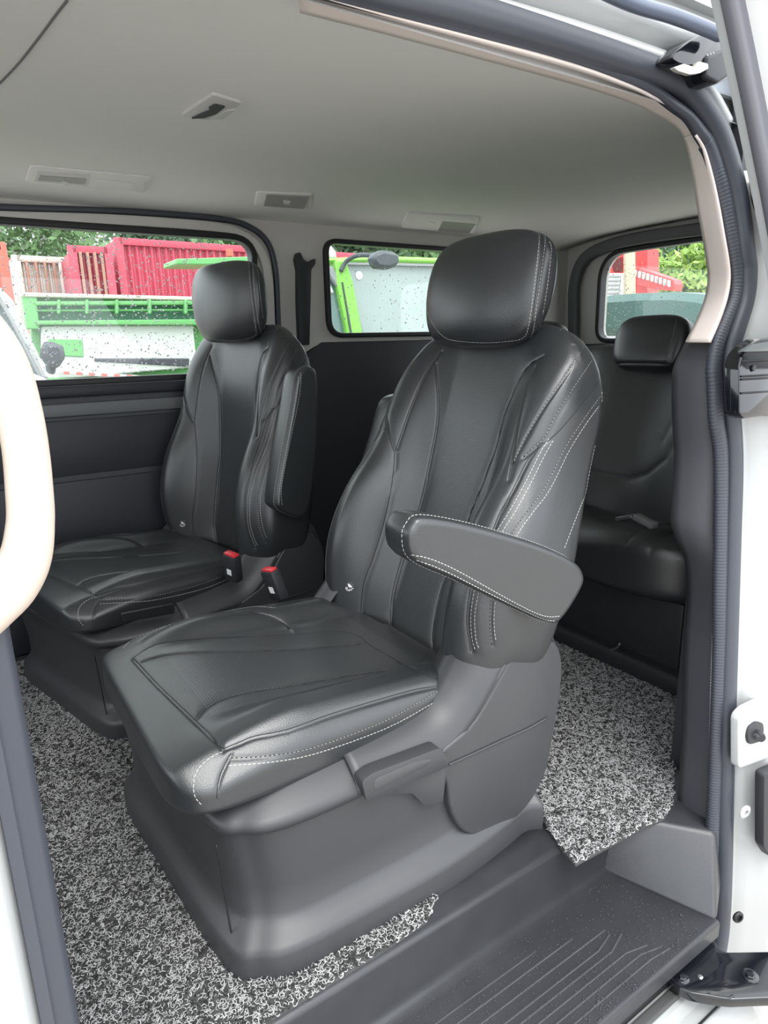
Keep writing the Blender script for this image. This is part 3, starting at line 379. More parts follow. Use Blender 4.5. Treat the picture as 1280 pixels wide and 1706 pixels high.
ST_CUSH = [[(-0.2779,0.5369,-0.026),(-0.282,0.5259,-0.0243),(-0.2877,0.5099,-0.0218),(-0.2936,0.4915,-0.0188),(-0.2984,0.473,-0.0161),(-0.3015,0.4557,-0.0132),(-0.3032,0.4378,-0.0098),(-0.3036,0.4173,-0.0061),(-0.3028,0.3922,-0.0024),(-0.3011,0.3596,0.0009),(-0.2989,0.3208,0.0036),(-0.2965,0.2805,0.0056),(-0.2944,0.2442,0.0063),(-0.2923,0.2134,0.0051),(-0.29,0.1854,0.0026),(-0.2876,0.1607,-0.0002),(-0.2854,0.1398,-0.002),(-0.2838,0.1247,-0.003),(-0.2827,0.1151,-0.0035),(-0.2818,0.1076,-0.0035),(-0.2806,0.0988,-0.003),(-0.2788,0.087,-0.0013),(-0.2764,0.0739,0.0015),(-0.2736,0.0615,0.0047),(-0.2708,0.0522,0.0076)],[(-0.2854,0.5404,-0.0183),(-0.2893,0.5294,-0.0168),(-0.2947,0.5134,-0.0143),(-0.3001,0.4949,-0.0113),(-0.3038,0.476,-0.0079),(-0.3053,0.4581,-0.004),(-0.3053,0.4395,0.0007),(-0.3046,0.4185,0.0054),(-0.3034,0.3932,0.0098),(-0.3016,0.3607,0.0138),(-0.2993,0.322,0.0176),(-0.2969,0.2817,0.0205),(-0.2948,0.2449,0.0221),(-0.2929,0.2129,0.0216),(-0.2911,0.1834,0.0195),(-0.2893,0.157,0.0168),(-0.2875,0.1342,0.0145),(-0.2858,0.116,0.0126),(-0.2841,0.1021,0.0108),(-0.2824,0.0917,0.0093),(-0.2808,0.0838,0.0086)],[(-0.2663,0.5399,-0.0351),(-0.2662,0.5462,-0.0337),(-0.2661,0.5553,-0.0318),(-0.2664,0.5649,-0.0295),(-0.2673,0.5731,-0.0269),(-0.269,0.5793,-0.0241),(-0.2712,0.5848,-0.021),(-0.2739,0.5894,-0.0175),(-0.277,0.5932,-0.0136),(-0.2807,0.5963,-0.009),(-0.2849,0.5985,-0.0038),(-0.2887,0.5998,0.0018),(-0.2916,0.6,0.0073),(-0.2936,0.5985,0.013),(-0.2953,0.5956,0.0188),(-0.2967,0.5926,0.0239),(-0.2976,0.5905,0.0275)],[(0.2248,0.5437,-0.0438),(0.2296,0.5351,-0.0454),(0.2372,0.5226,-0.0475),(0.2456,0.5075,-0.0496),(0.2523,0.4916,-0.0516),(0.2591,0.4738,-0.0519),(0.2563,0.4564,-0.0556),(0.2573,0.4372,-0.0569),(0.2578,0.4185,-0.0575),(0.2541,0.4019,-0.059),(0.2537,0.384,-0.0581),(0.253,0.366,-0.0563),(0.2564,0.3464,-0.0529),(0.2429,0.332,-0.0546),(0.23,0.3171,-0.0546),(0.2188,0.3024,-0.0534),(0.2119,0.2879,-0.0503),(0.2063,0.2749,-0.0466),(0.2011,0.2633,-0.0426),(0.1958,0.253,-0.0383),(0.1905,0.2438,-0.0337),(0.1846,0.2358,-0.0288),(0.178,0.2294,-0.0236),(0.1712,0.2243,-0.0188),(0.1644,0.2207,-0.0149),(0.1568,0.219,-0.0121),(0.146,0.2203,-0.0114),(0.1354,0.2226,-0.0117),(0.128,0.2242,-0.0119)],[(0.2317,0.5844,-0.034),(0.2385,0.578,-0.035),(0.2491,0.5688,-0.0361),(0.2592,0.5574,-0.0357),(0.2584,0.5469,-0.0384),(0.2574,0.5357,-0.0412),(0.2567,0.5234,-0.0441),(0.259,0.5096,-0.0457),(0.2574,0.4966,-0.0489),(0.2565,0.4837,-0.0515),(0.2582,0.4698,-0.0529),(0.2563,0.4564,-0.0556),(0.2579,0.4413,-0.0563),(0.2553,0.4263,-0.0584),(0.2557,0.4096,-0.0585),(0.2561,0.3923,-0.0578),(0.2553,0.3749,-0.0565),(0.2544,0.3566,-0.0548),(0.2535,0.3379,-0.0532),(0.2526,0.3194,-0.0516),(0.2558,0.3003,-0.0485),(0.255,0.2842,-0.0472),(0.2543,0.2692,-0.046),(0.2458,0.2577,-0.0468),(0.2317,0.2482,-0.0478),(0.2198,0.2375,-0.0474),(0.2126,0.2249,-0.0446),(0.2068,0.2116,-0.041),(0.2018,0.198,-0.0371),(0.1968,0.1827,-0.0328),(0.1917,0.1663,-0.028),(0.1872,0.1516,-0.0237),(0.184,0.1413,-0.0207)]]
SE_CUSH = [[(0.1605,0.5793,-0.0369),(0.1335,0.5777,-0.0374),(0.0969,0.5754,-0.0378),(0.0556,0.5725,-0.0382),(0.0137,0.5691,-0.0386),(-0.0302,0.5648,-0.0391),(-0.0766,0.5598,-0.0395),(-0.1205,0.5548,-0.0397),(-0.1585,0.5507,-0.0398),(-0.1968,0.5485,-0.0424),(-0.2295,0.5458,-0.0431),(-0.2529,0.5426,-0.0413),(-0.264,0.5389,-0.0368)],[(-0.264,0.5389,-0.0368),(-0.2647,0.5339,-0.0374),(-0.2656,0.5266,-0.0383),(-0.2666,0.5185,-0.0392),(-0.2674,0.511,-0.04),(-0.2678,0.505,-0.0408),(-0.268,0.4997,-0.0416),(-0.2685,0.4936,-0.0423),(-0.2697,0.4853,-0.0426),(-0.2721,0.4742,-0.0423),(-0.2751,0.461,-0.0414),(-0.2778,0.4461,-0.0402),(-0.2797,0.4297,-0.0394),(-0.2802,0.4119,-0.0391),(-0.2797,0.3922,-0.0388),(-0.2782,0.3704,-0.038),(-0.2768,0.3465,-0.0367),(-0.2759,0.3192,-0.0347),(-0.275,0.2886,-0.0323),(-0.2744,0.2577,-0.0297),(-0.2739,0.2296,-0.0274),(-0.2736,0.206,-0.0255),(-0.2734,0.1853,-0.0238),(-0.2734,0.1657,-0.0219),(-0.2741,0.1456,-0.0195),(-0.2755,0.1226,-0.0158),(-0.2759,0.097,-0.0102),(-0.2734,0.0712,-0.0025),(-0.269,0.0507,0.0048)],[(-0.2779,0.5369,-0.026),(-0.282,0.5259,-0.0243),(-0.2877,0.5099,-0.0218),(-0.2936,0.4915,-0.0188),(-0.2984,0.473,-0.0161),(-0.3015,0.4557,-0.0132),(-0.3032,0.4378,-0.0098),(-0.3036,0.4173,-0.0061),(-0.3028,0.3922,-0.0024),(-0.3011,0.3596,0.0009),(-0.2989,0.3208,0.0036),(-0.2965,0.2805,0.0056),(-0.2944,0.2442,0.0063),(-0.2923,0.2134,0.0051),(-0.29,0.1854,0.0026),(-0.2876,0.1607,-0.0002),(-0.2854,0.1398,-0.002),(-0.2838,0.1247,-0.003),(-0.2827,0.1151,-0.0035),(-0.2818,0.1076,-0.0035),(-0.2806,0.0988,-0.003),(-0.2788,0.087,-0.0013),(-0.2764,0.0739,0.0015),(-0.2736,0.0615,0.0047),(-0.2708,0.0522,0.0076)],[(-0.2746,0.5302,-0.0303),(-0.2767,0.5337,-0.0277),(-0.2796,0.5388,-0.024),(-0.2827,0.5442,-0.02),(-0.2856,0.5487,-0.0163),(-0.2879,0.5521,-0.0134),(-0.29,0.5549,-0.0108),(-0.2923,0.5575,-0.0081),(-0.295,0.5602,-0.0048),(-0.2987,0.5633,-0.0001),(-0.3021,0.5662,0.0062),(-0.3034,0.5682,0.0134),(-0.3034,0.5693,0.0191)],[(-0.1585,0.5507,-0.0398),(-0.1525,0.5445,-0.04),(-0.1435,0.5356,-0.0402),(-0.1337,0.5245,-0.0402),(-0.1257,0.5121,-0.0399),(-0.1197,0.4992,-0.0392),(-0.1147,0.4851,-0.0383),(-0.1111,0.4685,-0.0369),(-0.1089,0.448,-0.0349),(-0.1089,0.4222,-0.0319),(-0.1114,0.3919,-0.0284),(-0.1154,0.3596,-0.0249),(-0.1196,0.3275,-0.0217),(-0.1228,0.2954,-0.0186),(-0.1259,0.2623,-0.0154),(-0.1297,0.2292,-0.0123),(-0.1349,0.1973,-0.0095),(-0.1428,0.1648,-0.0068),(-0.1535,0.1326,-0.0048),(-0.221,0.1446,-0.0399),(-0.2271,0.1253,-0.0384)],[(0.1331,0.5699,-0.0384),(0.1332,0.5628,-0.0391),(0.1342,0.5526,-0.0398),(0.1348,0.54,-0.0402),(0.1335,0.5261,-0.0403),(0.1303,0.5111,-0.0398),(0.126,0.4944,-0.0389),(0.1204,0.4759,-0.0375),(0.1137,0.455,-0.0356),(0.1052,0.4306,-0.0329),(0.0946,0.4034,-0.0297),(0.083,0.3755,-0.0266),(0.0718,0.3488,-0.0239),(0.0615,0.3233,-0.0214),(0.0514,0.2982,-0.019),(0.0421,0.2738,-0.0166),(0.0341,0.2506,-0.0144),(0.028,0.2285,-0.0124),(0.0234,0.2072,-0.0105),(0.0192,0.1873,-0.0088),(0.0146,0.1694,-0.0074),(0.0089,0.1532,-0.0062),(0.0027,0.1387,-0.0053),(-0.0029,0.1267,-0.0045),(-0.0069,0.1183,-0.0041)],[(0.1659,0.578,-0.0371),(0.1703,0.5693,-0.0384),(0.1772,0.5566,-0.0401),(0.1827,0.5414,-0.0422),(0.184,0.5245,-0.044),(0.1818,0.5067,-0.0446),(0.1783,0.487,-0.044),(0.1741,0.4639,-0.0421),(0.17,0.4359,-0.0386),(0.1652,0.4014,-0.033),(0.1583,0.3615,-0.0261),(0.1457,0.3203,-0.0208),(0.1308,0.2797,-0.017),(0.1187,0.2355,-0.013),(0.1071,0.1874,-0.0088),(0.0921,0.1436,-0.0055),(0.0709,0.1126,-0.0038),(0.045,0.0994,-0.0031),(0.0166,0.0987,-0.0031),(-0.0141,0.1024,-0.0033),(-0.0469,0.1031,-0.0033),(-0.0848,0.0998,-0.0031),(-0.1258,0.096,-0.0028),(-0.2213,0.1324,-0.0391),(-0.2463,0.1246,-0.0357),(-0.2602,0.1122,-0.0293),(-0.2668,0.0958,-0.0203),(-0.2698,0.08,-0.0115),(-0.2708,0.0679,-0.0043)],[(0.2248,0.5437,-0.0438),(0.2296,0.5351,-0.0454),(0.2372,0.5226,-0.0475),(0.2456,0.5075,-0.0496),(0.2523,0.4916,-0.0516),(0.2591,0.4738,-0.0519),(0.2563,0.4564,-0.0556),(0.2573,0.4372,-0.0569),(0.2578,0.4185,-0.0575),(0.2541,0.4019,-0.059),(0.2537,0.384,-0.0581),(0.253,0.366,-0.0563),(0.2564,0.3464,-0.0529),(0.2429,0.332,-0.0546),(0.23,0.3171,-0.0546),(0.2188,0.3024,-0.0534),(0.2119,0.2879,-0.0503),(0.2063,0.2749,-0.0466),(0.2011,0.2633,-0.0426),(0.1958,0.253,-0.0383),(0.1905,0.2438,-0.0337),(0.1846,0.2358,-0.0288),(0.178,0.2294,-0.0236),(0.1712,0.2243,-0.0188),(0.1644,0.2207,-0.0149),(0.1568,0.219,-0.0121),(0.146,0.2203,-0.0114),(0.1354,0.2226,-0.0117),(0.128,0.2242,-0.0119)]]

def make_backrest(parent):
    Wt = [(-.05, .29), (.04, .325), (.14, .348), (.26, .345), (.36, .328), (.46, .308), (.54, .300), (.62, .300), (.69, .290), (.74, .272), (.80, .23)]
    bt = [(-.05, .08), (.06, .12), (.2, .155), (.33, .145), (.45, .105), (.55, .085), (.64, .065), (.72, .035), (.80, .0)]
    ct = [(-.05, -.02), (.1, -.01), (.25, 0), (.45, .004), (.6, 0), (.8, .0)]
    kt = [(-.05, .09), (.15, .10), (.35, .125), (.55, .13), (.68, .105), (.76, .07), (.80, .055)]
    W = lambda v: sinterp(Wt, v)
    def F(u, v):
        a = np.abs(u); r = smooth(a, .10, .245)
        edge = smooth(a, .26, .345)*.025
        return sinterp(ct, v)-sinterp(bt, v)*r+edge
    B = lambda u, v: sinterp(kt, v)+0*u
    p = Pad((.875, YC, .33), (0, 1, 0), (math.sin(TILT), 0, math.cos(TILT)), (math.cos(TILT), 0, -math.sin(TILT)), -.05, .795, W, F, B, n=5, nv=8, grooves=G_BACK)
    def perf(u, v):
        if not SE_BACK: return 0*u
        ua = np.interp(v, [q[1] for q in SE_BACK[0]][::-1], [q[0] for q in SE_BACK[0]][::-1]); uc = np.interp(v, [q[1] for q in SE_BACK[2]][::-1], [q[0] for q in SE_BACK[2]][::-1])
        return (u > ua)*(u < uc)*(v > .0)*(v < .74)*.5
    o = p.build('backrest', 560, 400, LEATHER, parent, perf, 2.4)
    return p, o
def make_headrest(parent):
    t = math.radians(10)
    W = lambda v: sinterp([(-.13, .172), (-.06, .192), (0, .202), (.07, .200), (.13, .188)], v)
    F = lambda u, v: .028*(u/.17)**2+.02*(v/.13)**2
    B = lambda u, v: .135-.02*(v/.13)**2-.02*(u/.17)**2+0*u
    p = Pad((1.04, YC+.03, 1.172), (0, 1, 0), (math.sin(t), 0, math.cos(t)), (math.cos(t), 0, -math.sin(t)), -.127, .127, W, F, B, n=4.4, nv=4.2, grooves=G_HEAD)
    o = p.build('headrest', 340, 170, LEATHER, parent, None, 2.4)
    return p, o
def make_cushion(parent):
    W = lambda v: sinterp([(0, .27), (.1, .285), (.3, .298), (.45, .306), (.56, .308), (.64, .306)], v)
    def F(u, v):
        a = np.abs(u)
        h = sinterp([(0, 0), (.15, .006), (.35, .024), (.48, .038), (.56, .040), (.64, .03)], v)
        bo = .038*smooth(a, .15, .225)*(1-smooth(v, .38, .60))*smooth(v, -.02, .12)-.03*smooth(a, .25, .31)
        return -(h+bo)
    B = lambda u, v: .060+.018*np.sin(np.clip(v/.6, 0, 1)*PI)+0*u
    p = Pad((.835, YC+.008, .378), (0, 1, 0), (-1, 0, 0), (0, 0, -1), 0, .635, W, F, B, n=5.0, nv=9, grooves=G_CUSH)
    def perf(u, v): return (np.abs(u) < .165)*(v > .06)*(v < .52)*1.0
    o = p.build('seat_cushion', 480, 330, LEATHER, parent, perf, 3.2)
    return p, o
def make_base(parent):
    # plan outlines at rising heights (x, y), near-side flare at the foot, rim shelf under the cushion
    def plan(ins, near, rx=.972):
        P = [(.255+ins, near+.09), (.300+ins, near+.03), (.36+ins, near+.005), (.50, near), (.70, near+.001), (rx-.06, near+.028), (rx, near+.06),
             (rx, 1.42-ins), (rx-.05, 1.48-ins), (.60, 1.51-ins), (.36, 1.515-ins), (.27+ins, 1.51-ins), (.214+ins, 1.46), (.228+ins, 1.22)]
        return catmull([(x, y, 0) for x, y in P], 7, True)
    levels = [(0, 0, .838), (.052, .001, .838), (.060, .003, .840), (.066, .007, .845), (.076, .017, .858), (.088, .027, .872), (.098, .030, .877), (.15, .030, .879), (.22, .020, .878), (.268, .012, .876), (.274, .008, .870), (.280, .004, .865), (.290, .002, .863), (.296, .003, .865), (.302, .008, .871), (.345, .05, .925), (.35, .08, .96)]
    vs = []; n = None
    for z, ins, near in levels:
        pl = plan(ins, near); n = len(pl); vs += [Vector((p.x, p.y, z)) for p in pl]
    f = loft_faces(len(levels), n)
    o = new('seat_base', vs, f, PLASTIC, parent); o.data.set_sharp_from_angle(angle=math.radians(38))
    bm = bmesh.new(); bm.from_mesh(o.data); bmesh.ops.recalc_face_normals(bm, faces=bm.faces); bm.to_mesh(o.data); bm.free()
    return o
def xz(pts, y): return [Vector((a, y, b)) for a, b in pts]
def make_cover(parent):
    poly = xz([(.66, .29), (.765, .325), (.82, .385), (.865, .442), (.905, .465), (.955, .462), (1.0, .43), (1.018, .37), (1.003, .25), (.98, .13), (.93, .07), (.86, .045), (.79, .052), (.735, .095), (.705, .16), (.70, .23)], .862)
    c = prism('hinge_cover', round_poly(poly, .03, 3), (0, .07, 0), PLASTIC, parent, .012, 3)
    rib = [Vector(p) for p in [(.72, .874, .298), (.775, .872, .338), (.822, .870, .392), (.865, .870, .440), (.905, .872, .462), (.95, .875, .462), (.99, .88, .438)]]
    sweep('hinge_rib', catmull(rib, 5), circ(.006, 8), PLASTIC, c)
    cr = [at(a, b, y=.860) for a, b in [(748, 1274), (790, 1255), (840, 1232), (880, 1214), (912, 1196)]]
    sweep('rim_crease', catmull(cr, 5), circ(.0022, 8), PLASTIC, c)
    # sloping shelf that climbs from the rim to the top of the hinge
    lo = catmull([Vector(p) for p in [(.50, .862, .288), (.62, .862, .290), (.71, .864, .296), (.772, .866, .336), (.82, .866, .392), (.865, .868, .440), (.905, .870, .463), (.95, .872, .464), (.995, .876, .436), (1.012, .880, .37), (1.0, .884, .27)]], 5)
    hi = catmull([Vector(p) for p in [(.50, .935, .350), (.62, .935, .352), (.70, .935, .366), (.745, .938, .402), (.79, .945, .452), (.84, .95, .492), (.90, .955, .512), (.96, .955, .508), (1.02, .955, .465), (1.035, .955, .38), (1.02, .955, .27)]], 5)
    vs = []; K = 9
    for p, q in zip(lo, hi):
        for k in range(K):
            t = k/(K-1); vs.append(p.lerp(q, t)+Vector((0, -.010*math.sin(PI*t), .006*math.sin(PI*t))))
        vs.append(q+Vector((0, .05, -.02)))
    o = new('hinge_cowl', vs, loft_faces(len(lo), K+1, False), PLASTIC, parent)
    so = o.modifiers.new('s', 'SOLIDIFY'); so.thickness = .004; so.offset = 0
    vf = [Vector((v.x, 2*(YC+.005)-v.y, v.z)) for v in vs]
    o = new('hinge_cowl', vf, loft_faces(len(lo), K+1, False), PLASTIC, parent)
    so = o.modifiers.new('s', 'SOLIDIFY'); so.thickness = .004; so.offset = 0
def base_seam(parent):
    sweep('corner_seam', catmull([Vector((.2745, .9245, .06)), Vector((.272, .930, .12)), Vector((.268, .928, .2)), Vector((.262, .921, .262))], 5), circ(.0016, 6), RUBBLK, parent)
def make_lever(parent):
    y = .846
    pl = [at(603, 1303, y=y), at(622, 1288, y=y), at(734, 1246, y=y), at(751, 1270, y=y), at(743, 1280, y=y), at(611, 1336, y=y)]
    h = prism('recline_lever', round_poly(pl, .008, 3), (0, .03, 0), PLASTIC, parent, .006, 2)
    g = [at(622, 1306, y=y-.0008), at(628, 1297, y=y-.0008), at(690, 1270, y=y-.0008), at(722, 1264, y=y-.0008), at(712, 1276, y=y-.0008), at(626, 1318, y=y-.0008)]
    prism('finger_groove', round_poly(g, .01, 3), (0, .006, 0), mat('lever_inset', (.055, .056, .06), .38), h, .0025, 2)
    y = .860
    fl = [at(615, 1333, y=y), at(745, 1278, y=y), at(738, 1338, y=y), at(708, 1343, y=y), at(688, 1322, y=y), at(650, 1322, y=y)]
    prism('lever_flap', round_poly(fl, .008, 3), (0, .02, 0), PLASTIC, h, .004, 2)
ARM_PIV = Vector((.965, .835, .605))
def make_arm(parent, y0=.80, thick=.075):
    y = y0
    px = [(680, 900), (688, 874), (712, 860), (800, 876), (905, 908), (960, 934), (976, 958), (970, 985), (938, 1034), (915, 1040), (850, 1012), (764, 970), (694, 938)]
    poly = [at(a, b, y=y) for a, b in px]
    poly = catmull(poly, 4, True)
    e = bpy.data.objects.new('tmp', None); e.location = parent.location
    bm = bmesh.new(); vs = [bm.verts.new(p) for p in poly]; f = bm.faces.new(vs)
    # rounded section: insets swept through the thickness
    c = Vector((0, 0, 0))
    for p in poly: c += p
    c /= len(poly)
    bm.free()
    prof = []
    N = 12
    for i in range(N+1):
        a = PI*i/N; prof.append((y0+thick*(1-math.cos(a))/2, .0135*(1-abs(math.sin(a))**.45)))
    ring = len(poly); V = []
    nrm = []
    for i, p in enumerate(poly):
        t = (poly[(i+1) % ring]-poly[i-1]).normalized(); n_ = Vector((-t.z, 0, t.x))
        if n_.dot(p-c) < 0: n_ = -n_
        nrm.append(n_)
    xl = min(p.x for p in poly)
    def kk(p): return 1+.15*max(0, 1-(p.x-xl)/.10)
    for ins in (.0150, .0142): V += [Vector((p.x, y0, p.z))-n_*ins*kk(p) for p, n_ in zip(poly, nrm)]
    for (yy, ins) in prof:
        for p, n_ in zip(poly, nrm): V.append(Vector((p.x, yy, p.z))-n_*ins*kk(p))
    # outer face slightly crowned
    k = len(V)
    F_ = loft_faces(len(prof)+2, ring)
    bm = bmesh.new(); bv = [bm.verts.new(v) for v in V]
    for q in F_: bm.faces.new([bv[i] for i in q])
    o = bm_obj('armrest', bm, LEATHER, None)
    o.parent = parent
    o.data.transform(Matrix.Translation(-Vector((ARM_PIV.x, y0+thick/2, ARM_PIV.z))))
    o.location = Vector((ARM_PIV.x, y0+thick/2, ARM_PIV.z))-parent.location
    from mathutils.bvhtree import BVHTree
    class _P: pass
    pd = _P(); pd.bvh = BVHTree.FromPolygons(V, F_); pd.cen = Vector((c.x, y0+thick/2, c.z))
    def off(ins, yy): return [Vector((p.x, yy, p.z))-n_*ins for p, n_ in zip(poly+poly[:1], nrm+nrm[:1])]
    def pxl(l): return catmull([at(a, b, y=y0) for a, b in l], 4)
    lines = [off(.0, y0+.018), pxl([(684, 930), (700, 927), (730, 936), (770, 955), (850, 1000), (905, 1026), (936, 1026)]), pxl([(694, 940), (712, 940), (740, 951), (775, 968), (850, 1008), (900, 1032), (925, 1035)])]
    for st in stitch_mesh('stitching', [pd], lines, None):
        st.data.transform(Matrix.Translation(-Vector((ARM_PIV.x, y0+thick/2, ARM_PIV.z))))
        st.parent = o
    return o
def make_buckle(parent, at_, rot):
    q = rot.to_matrix()
    L = lambda x, y, z: Vector(at_)+q @ Vector((x, y, z))
    b = box('belt_buckle', L(0, 0, 0), (.030, .052, .085), BLACKP, parent, .006, q)
    box('release_button', L(0.0, 0, .044), (.022, .044, .008), REDP, b, .003, q)
    box('buckle_label', L(-.0155, .0, -.01), (.0012, .018, .018), WHITEP, b, 0, q)
    return b
def dup(o, parent):
    c = o.copy(); COL.objects.link(c); c.parent = parent
    for ch in [x for x in COL.objects if x.parent == o]: dup(ch, c)
    return c
seat1 = empty('captain_seat', (.55, YC, 0), 'black leather captain seat nearest the open door, its armrest folded down', 'seat', 'captain seats of the middle row')
pb, ob = make_backrest(seat1); ph, oh = make_headrest(seat1); pc, oc = make_cushion(seat1)
bs1 = make_base(seat1); base_seam(bs1); make_cover(seat1)
seam_lines([pb], [[pb.pt(*q) for q in l] for l in SE_BACK], ob); seam_lines([ph], [[ph.pt(*q) for q in l] for l in SE_HEAD], oh); seam_lines([pc], [[pc.pt(*q) for q in l] for l in SE_CUSH], oc)
if ST_BACK: stitch_mesh('stitching', [pb], [[pb.pt(*q) for q in l] for l in ST_BACK], ob)
if ST_HEAD: stitch_mesh('stitching', [ph], [[ph.pt(*q) for q in l] for l in ST_HEAD], oh)
if ST_CUSH: stitch_mesh('stitching', [pc], [[pc.pt(*q) for q in l] for l in ST_CUSH], oc)
# round maker's badge low on the inner bolster
_d = (at(583, 978, y=1.0)-CAMP).normalized(); _h = pb.bvh.ray_cast(CAMP, _d)
bc, bn = _h[0], _h[1]
if bn.dot(_d) > 0: bn = -bn
bdg = disc('badge', bc-bn*.001, bn, .0135, .003, mat('badge_black', (.03, .03, .035), .35), ob, 28, .3)
_up = (Vector((0, 0, 1))-bn*bn.z).normalized(); _rt = _up.cross(bn).normalized()
def glyph(ch, ang, rad, size, wdt=.0004):
    cu = bpy.data.curves.new('letter', 'FONT'); cu.body = ch; cu.size = size; cu.extrude = wdt; cu.align_x = 'CENTER'; cu.align_y = 'CENTER'; cu.offset = size*.02
    tmp = bpy.data.objects.new('letter', cu); me = bpy.data.meshes.new_from_object(tmp)
    a = math.radians(ang); pos = bc+bn*.0024+(_rt*math.cos(a)+_up*math.sin(a))*rad
    ox = -_rt*math.sin(a)+_up*math.cos(a); oy = -(_rt*math.cos(a)+_up*math.sin(a))
    M = Matrix((ox, oy, bn)).transposed().to_4x4(); M.translation = pos-(seat1.location+Vector((0, 0, 0)))
    me.transform(M); me.materials.append(WHITEP); o = bpy.data.objects.new('letter', me); link(o, ob); bpy.data.objects.remove(tmp)
for ch, an in zip('GUFTY', (195, 232, 268, 302, 338)): glyph(ch, an, .0088, .0085)
wing = [(-.0045, .0095), (-.001, .0100), (.0000, .0070), (.0025, .0072), (.0030, .0045), (.0068, .0035), (.0050, .0005), (.0010, -.0012), (-.0025, .0010), (-.0042, .0050)]
prism('emblem', [bc+bn*.0022+_rt*a+_up*b for a, b in wing], bn*.0007, WHITEP, ob, 0)

shared = [o for o in COL.objects if o.parent == seat1]
FAR = Vector((-.08, .915, 0))
seat2 = empty('captain_seat', seat1.location+FAR, 'black leather captain seat by the far window, its armrest folded up', 'seat', 'captain seats of the middle row')
UPR = -math.radians(11)                        # the far seat stands more upright
for o in shared:
    c = dup(o, seat2)
    if o.name.split('.')[0] in ('backrest', 'headrest'):
        pv = Vector((.86, YC, .33))-seat1.location
        c.rotation_euler = (0, UPR, 0); c.location = pv-Matrix.Rotation(UPR, 3, 'Y') @ pv
SWV = math.radians(10.5)
def unrot(p): return seat2.location+Matrix.Rotation(-SWV, 3, 'Z') @ (p-seat2.location)
make_lever(seat1)
arm1 = make_arm(seat1)
def arm_copy(parent, dy, rot, dl=Vector((0, 0, 0))):
    a = arm1.copy(); COL.objects.link(a); a.parent = parent; a.location = arm1.location+Vector((0, dy, 0))+dl; a.rotation_euler = (0, rot, 0)
    for ch in [x for x in COL.objects if x.parent == arm1]:
        c = ch.copy(); COL.objects.link(c); c.parent = a
    return a
arm_copy(seat2, 0.0, math.radians(75), Vector((-.075, -.005, -.035)))
arm_copy(seat1, .72, math.radians(80), Vector((.03, 0, -.11)))

make_buckle(seat1, (.66, 1.535, .44), Euler((math.radians(-10), math.radians(-12), math.radians(15))))
seat2.rotation_euler.z = SWV                    # swivelled slightly towards the door
p2 = unrot(at(388, 945, y=1.79))
make_buckle(seat2, p2, Euler((math.radians(8), math.radians(-8), math.radians(10))))
# storage slot in the inner side of the far seat's base
s_ = [unrot(at(a, b, y=1.80-.07+(300-a)/90*-.014)) for a, b in ((203, 1023), (290, 1006), (292, 1022), (206, 1037))]
prism('storage_slot', round_poly(s_, .004, 2), (0, .01, 0), RUBBLK, seat2, .001, 1)

# ------------------------------------------------------------------ the van: shell
YF = 2.56                                       # inner face of the far side
def yb(z): return float(np.interp(z, [-.6, 0, .5, .95, 1.2, 1.5], [.60, .625, .67, .72, .755, .815]))   # door aperture leans in towards the roof
def ats(px, py, dy=0):
    y = .7
    for _ in range(12): y = yb(at(px, py, y=y).z)+dy
    return at(px, py, y=y)
def slab(name, x0, x1, y0, y1, z0, z1, m, b=0): return struct(box(name, ((x0+x1)/2, (y0+y1)/2, (z0+z1)/2), (x1-x0, y1-y0, z1-z0), m, None, b))
# floor
slab('floor', -1.7, 2.92, 0.80, 2.64, -.05, -.004, CARPET)
# headliner
xs = np.linspace(-1.7, 2.86, 60); ys = np.linspace(.885, 2.62, 50)
def zc(x, y):
    t = (y-1.70)/.87; z = 1.568-(.105 if t < 0 else .045)*abs(t)**4
    z -= .02*max(0, (x-2.3)/.5)**2 if x > 2.3 else 0
    return z
vs = [(x, y, zc(x, y)) for x in xs for y in ys]; n = len(vs)
fs = [(i*50+j, i*50+j+1, (i+1)*50+j+1, (i+1)*50+j) for i in range(59) for j in range(49)]
hl = struct(new('ceiling', vs, fs, HEADL)); so = hl.modifiers.new('s', 'SOLIDIFY'); so.thickness = .02; so.offset = -1
slab('trim_roof_skin', -1.7, 2.95, 0.78, 2.64, 1.60, 1.62, PAINT)
sp = [at(112, -4, z=1.56), at(75, 60, z=1.557), at(35, 118, z=1.553), at(-4, 163, z=1.548)]
sp = [Vector((p.x, p.y, zc(p.x, p.y)-.0005)) for p in catmull(sp, 6)]
struct(sweep('trim_headliner_seam', sp, circ(.0022, 6), mat('seam_shadow_cloth', (.16, .16, .16), .9), up=Vector((0, 0, 1))))
# far wall with its two windows
def ring(x0, x1, z0, z1, rs, y, n=8): return round_poly([Vector((x0, y, z0)), Vector((x1[0], y, z0)), Vector((x1[1], y, z1)), Vector((x0, y, z1))], rs, n)
W1 = ring(-.62, (.975, 1.132), .944, 1.456, [.08, .14, .13, .08], YF)
W2 = ring(1.424, (2.38, 2.38), 1.087, 1.464, [.07, .09, .09, .05], YF)
up_outer = [Vector((-1.7, YF, .93)), Vector((1.20, YF, .92)), Vector((1.27, YF, 1.0)), Vector((1.36, YF, 1.045)), Vector((2.9, YF, 1.045)), Vector((2.9, YF, 1.58)), Vector((-1.7, YF, 1.58))]
struct(plate('wall_far', up_outer, [W1, W2], TRIMG, (0, .05, 0)))
lo_outer = [Vector((-1.7, YF-.012, -.02)), Vector((2.9, YF-.012, -.02)), Vector((2.9, YF-.012, 1.06)), Vector((1.39, YF-.012, 1.06)), Vector((1.32, YF-.012, 1.02)), Vector((1.23, YF-.012, .955)), Vector((-1.7, YF-.012, .932))]
struct(prism('wall_far_lower', lo_outer, (0, .06, 0), DARKP, None, .006, 2))
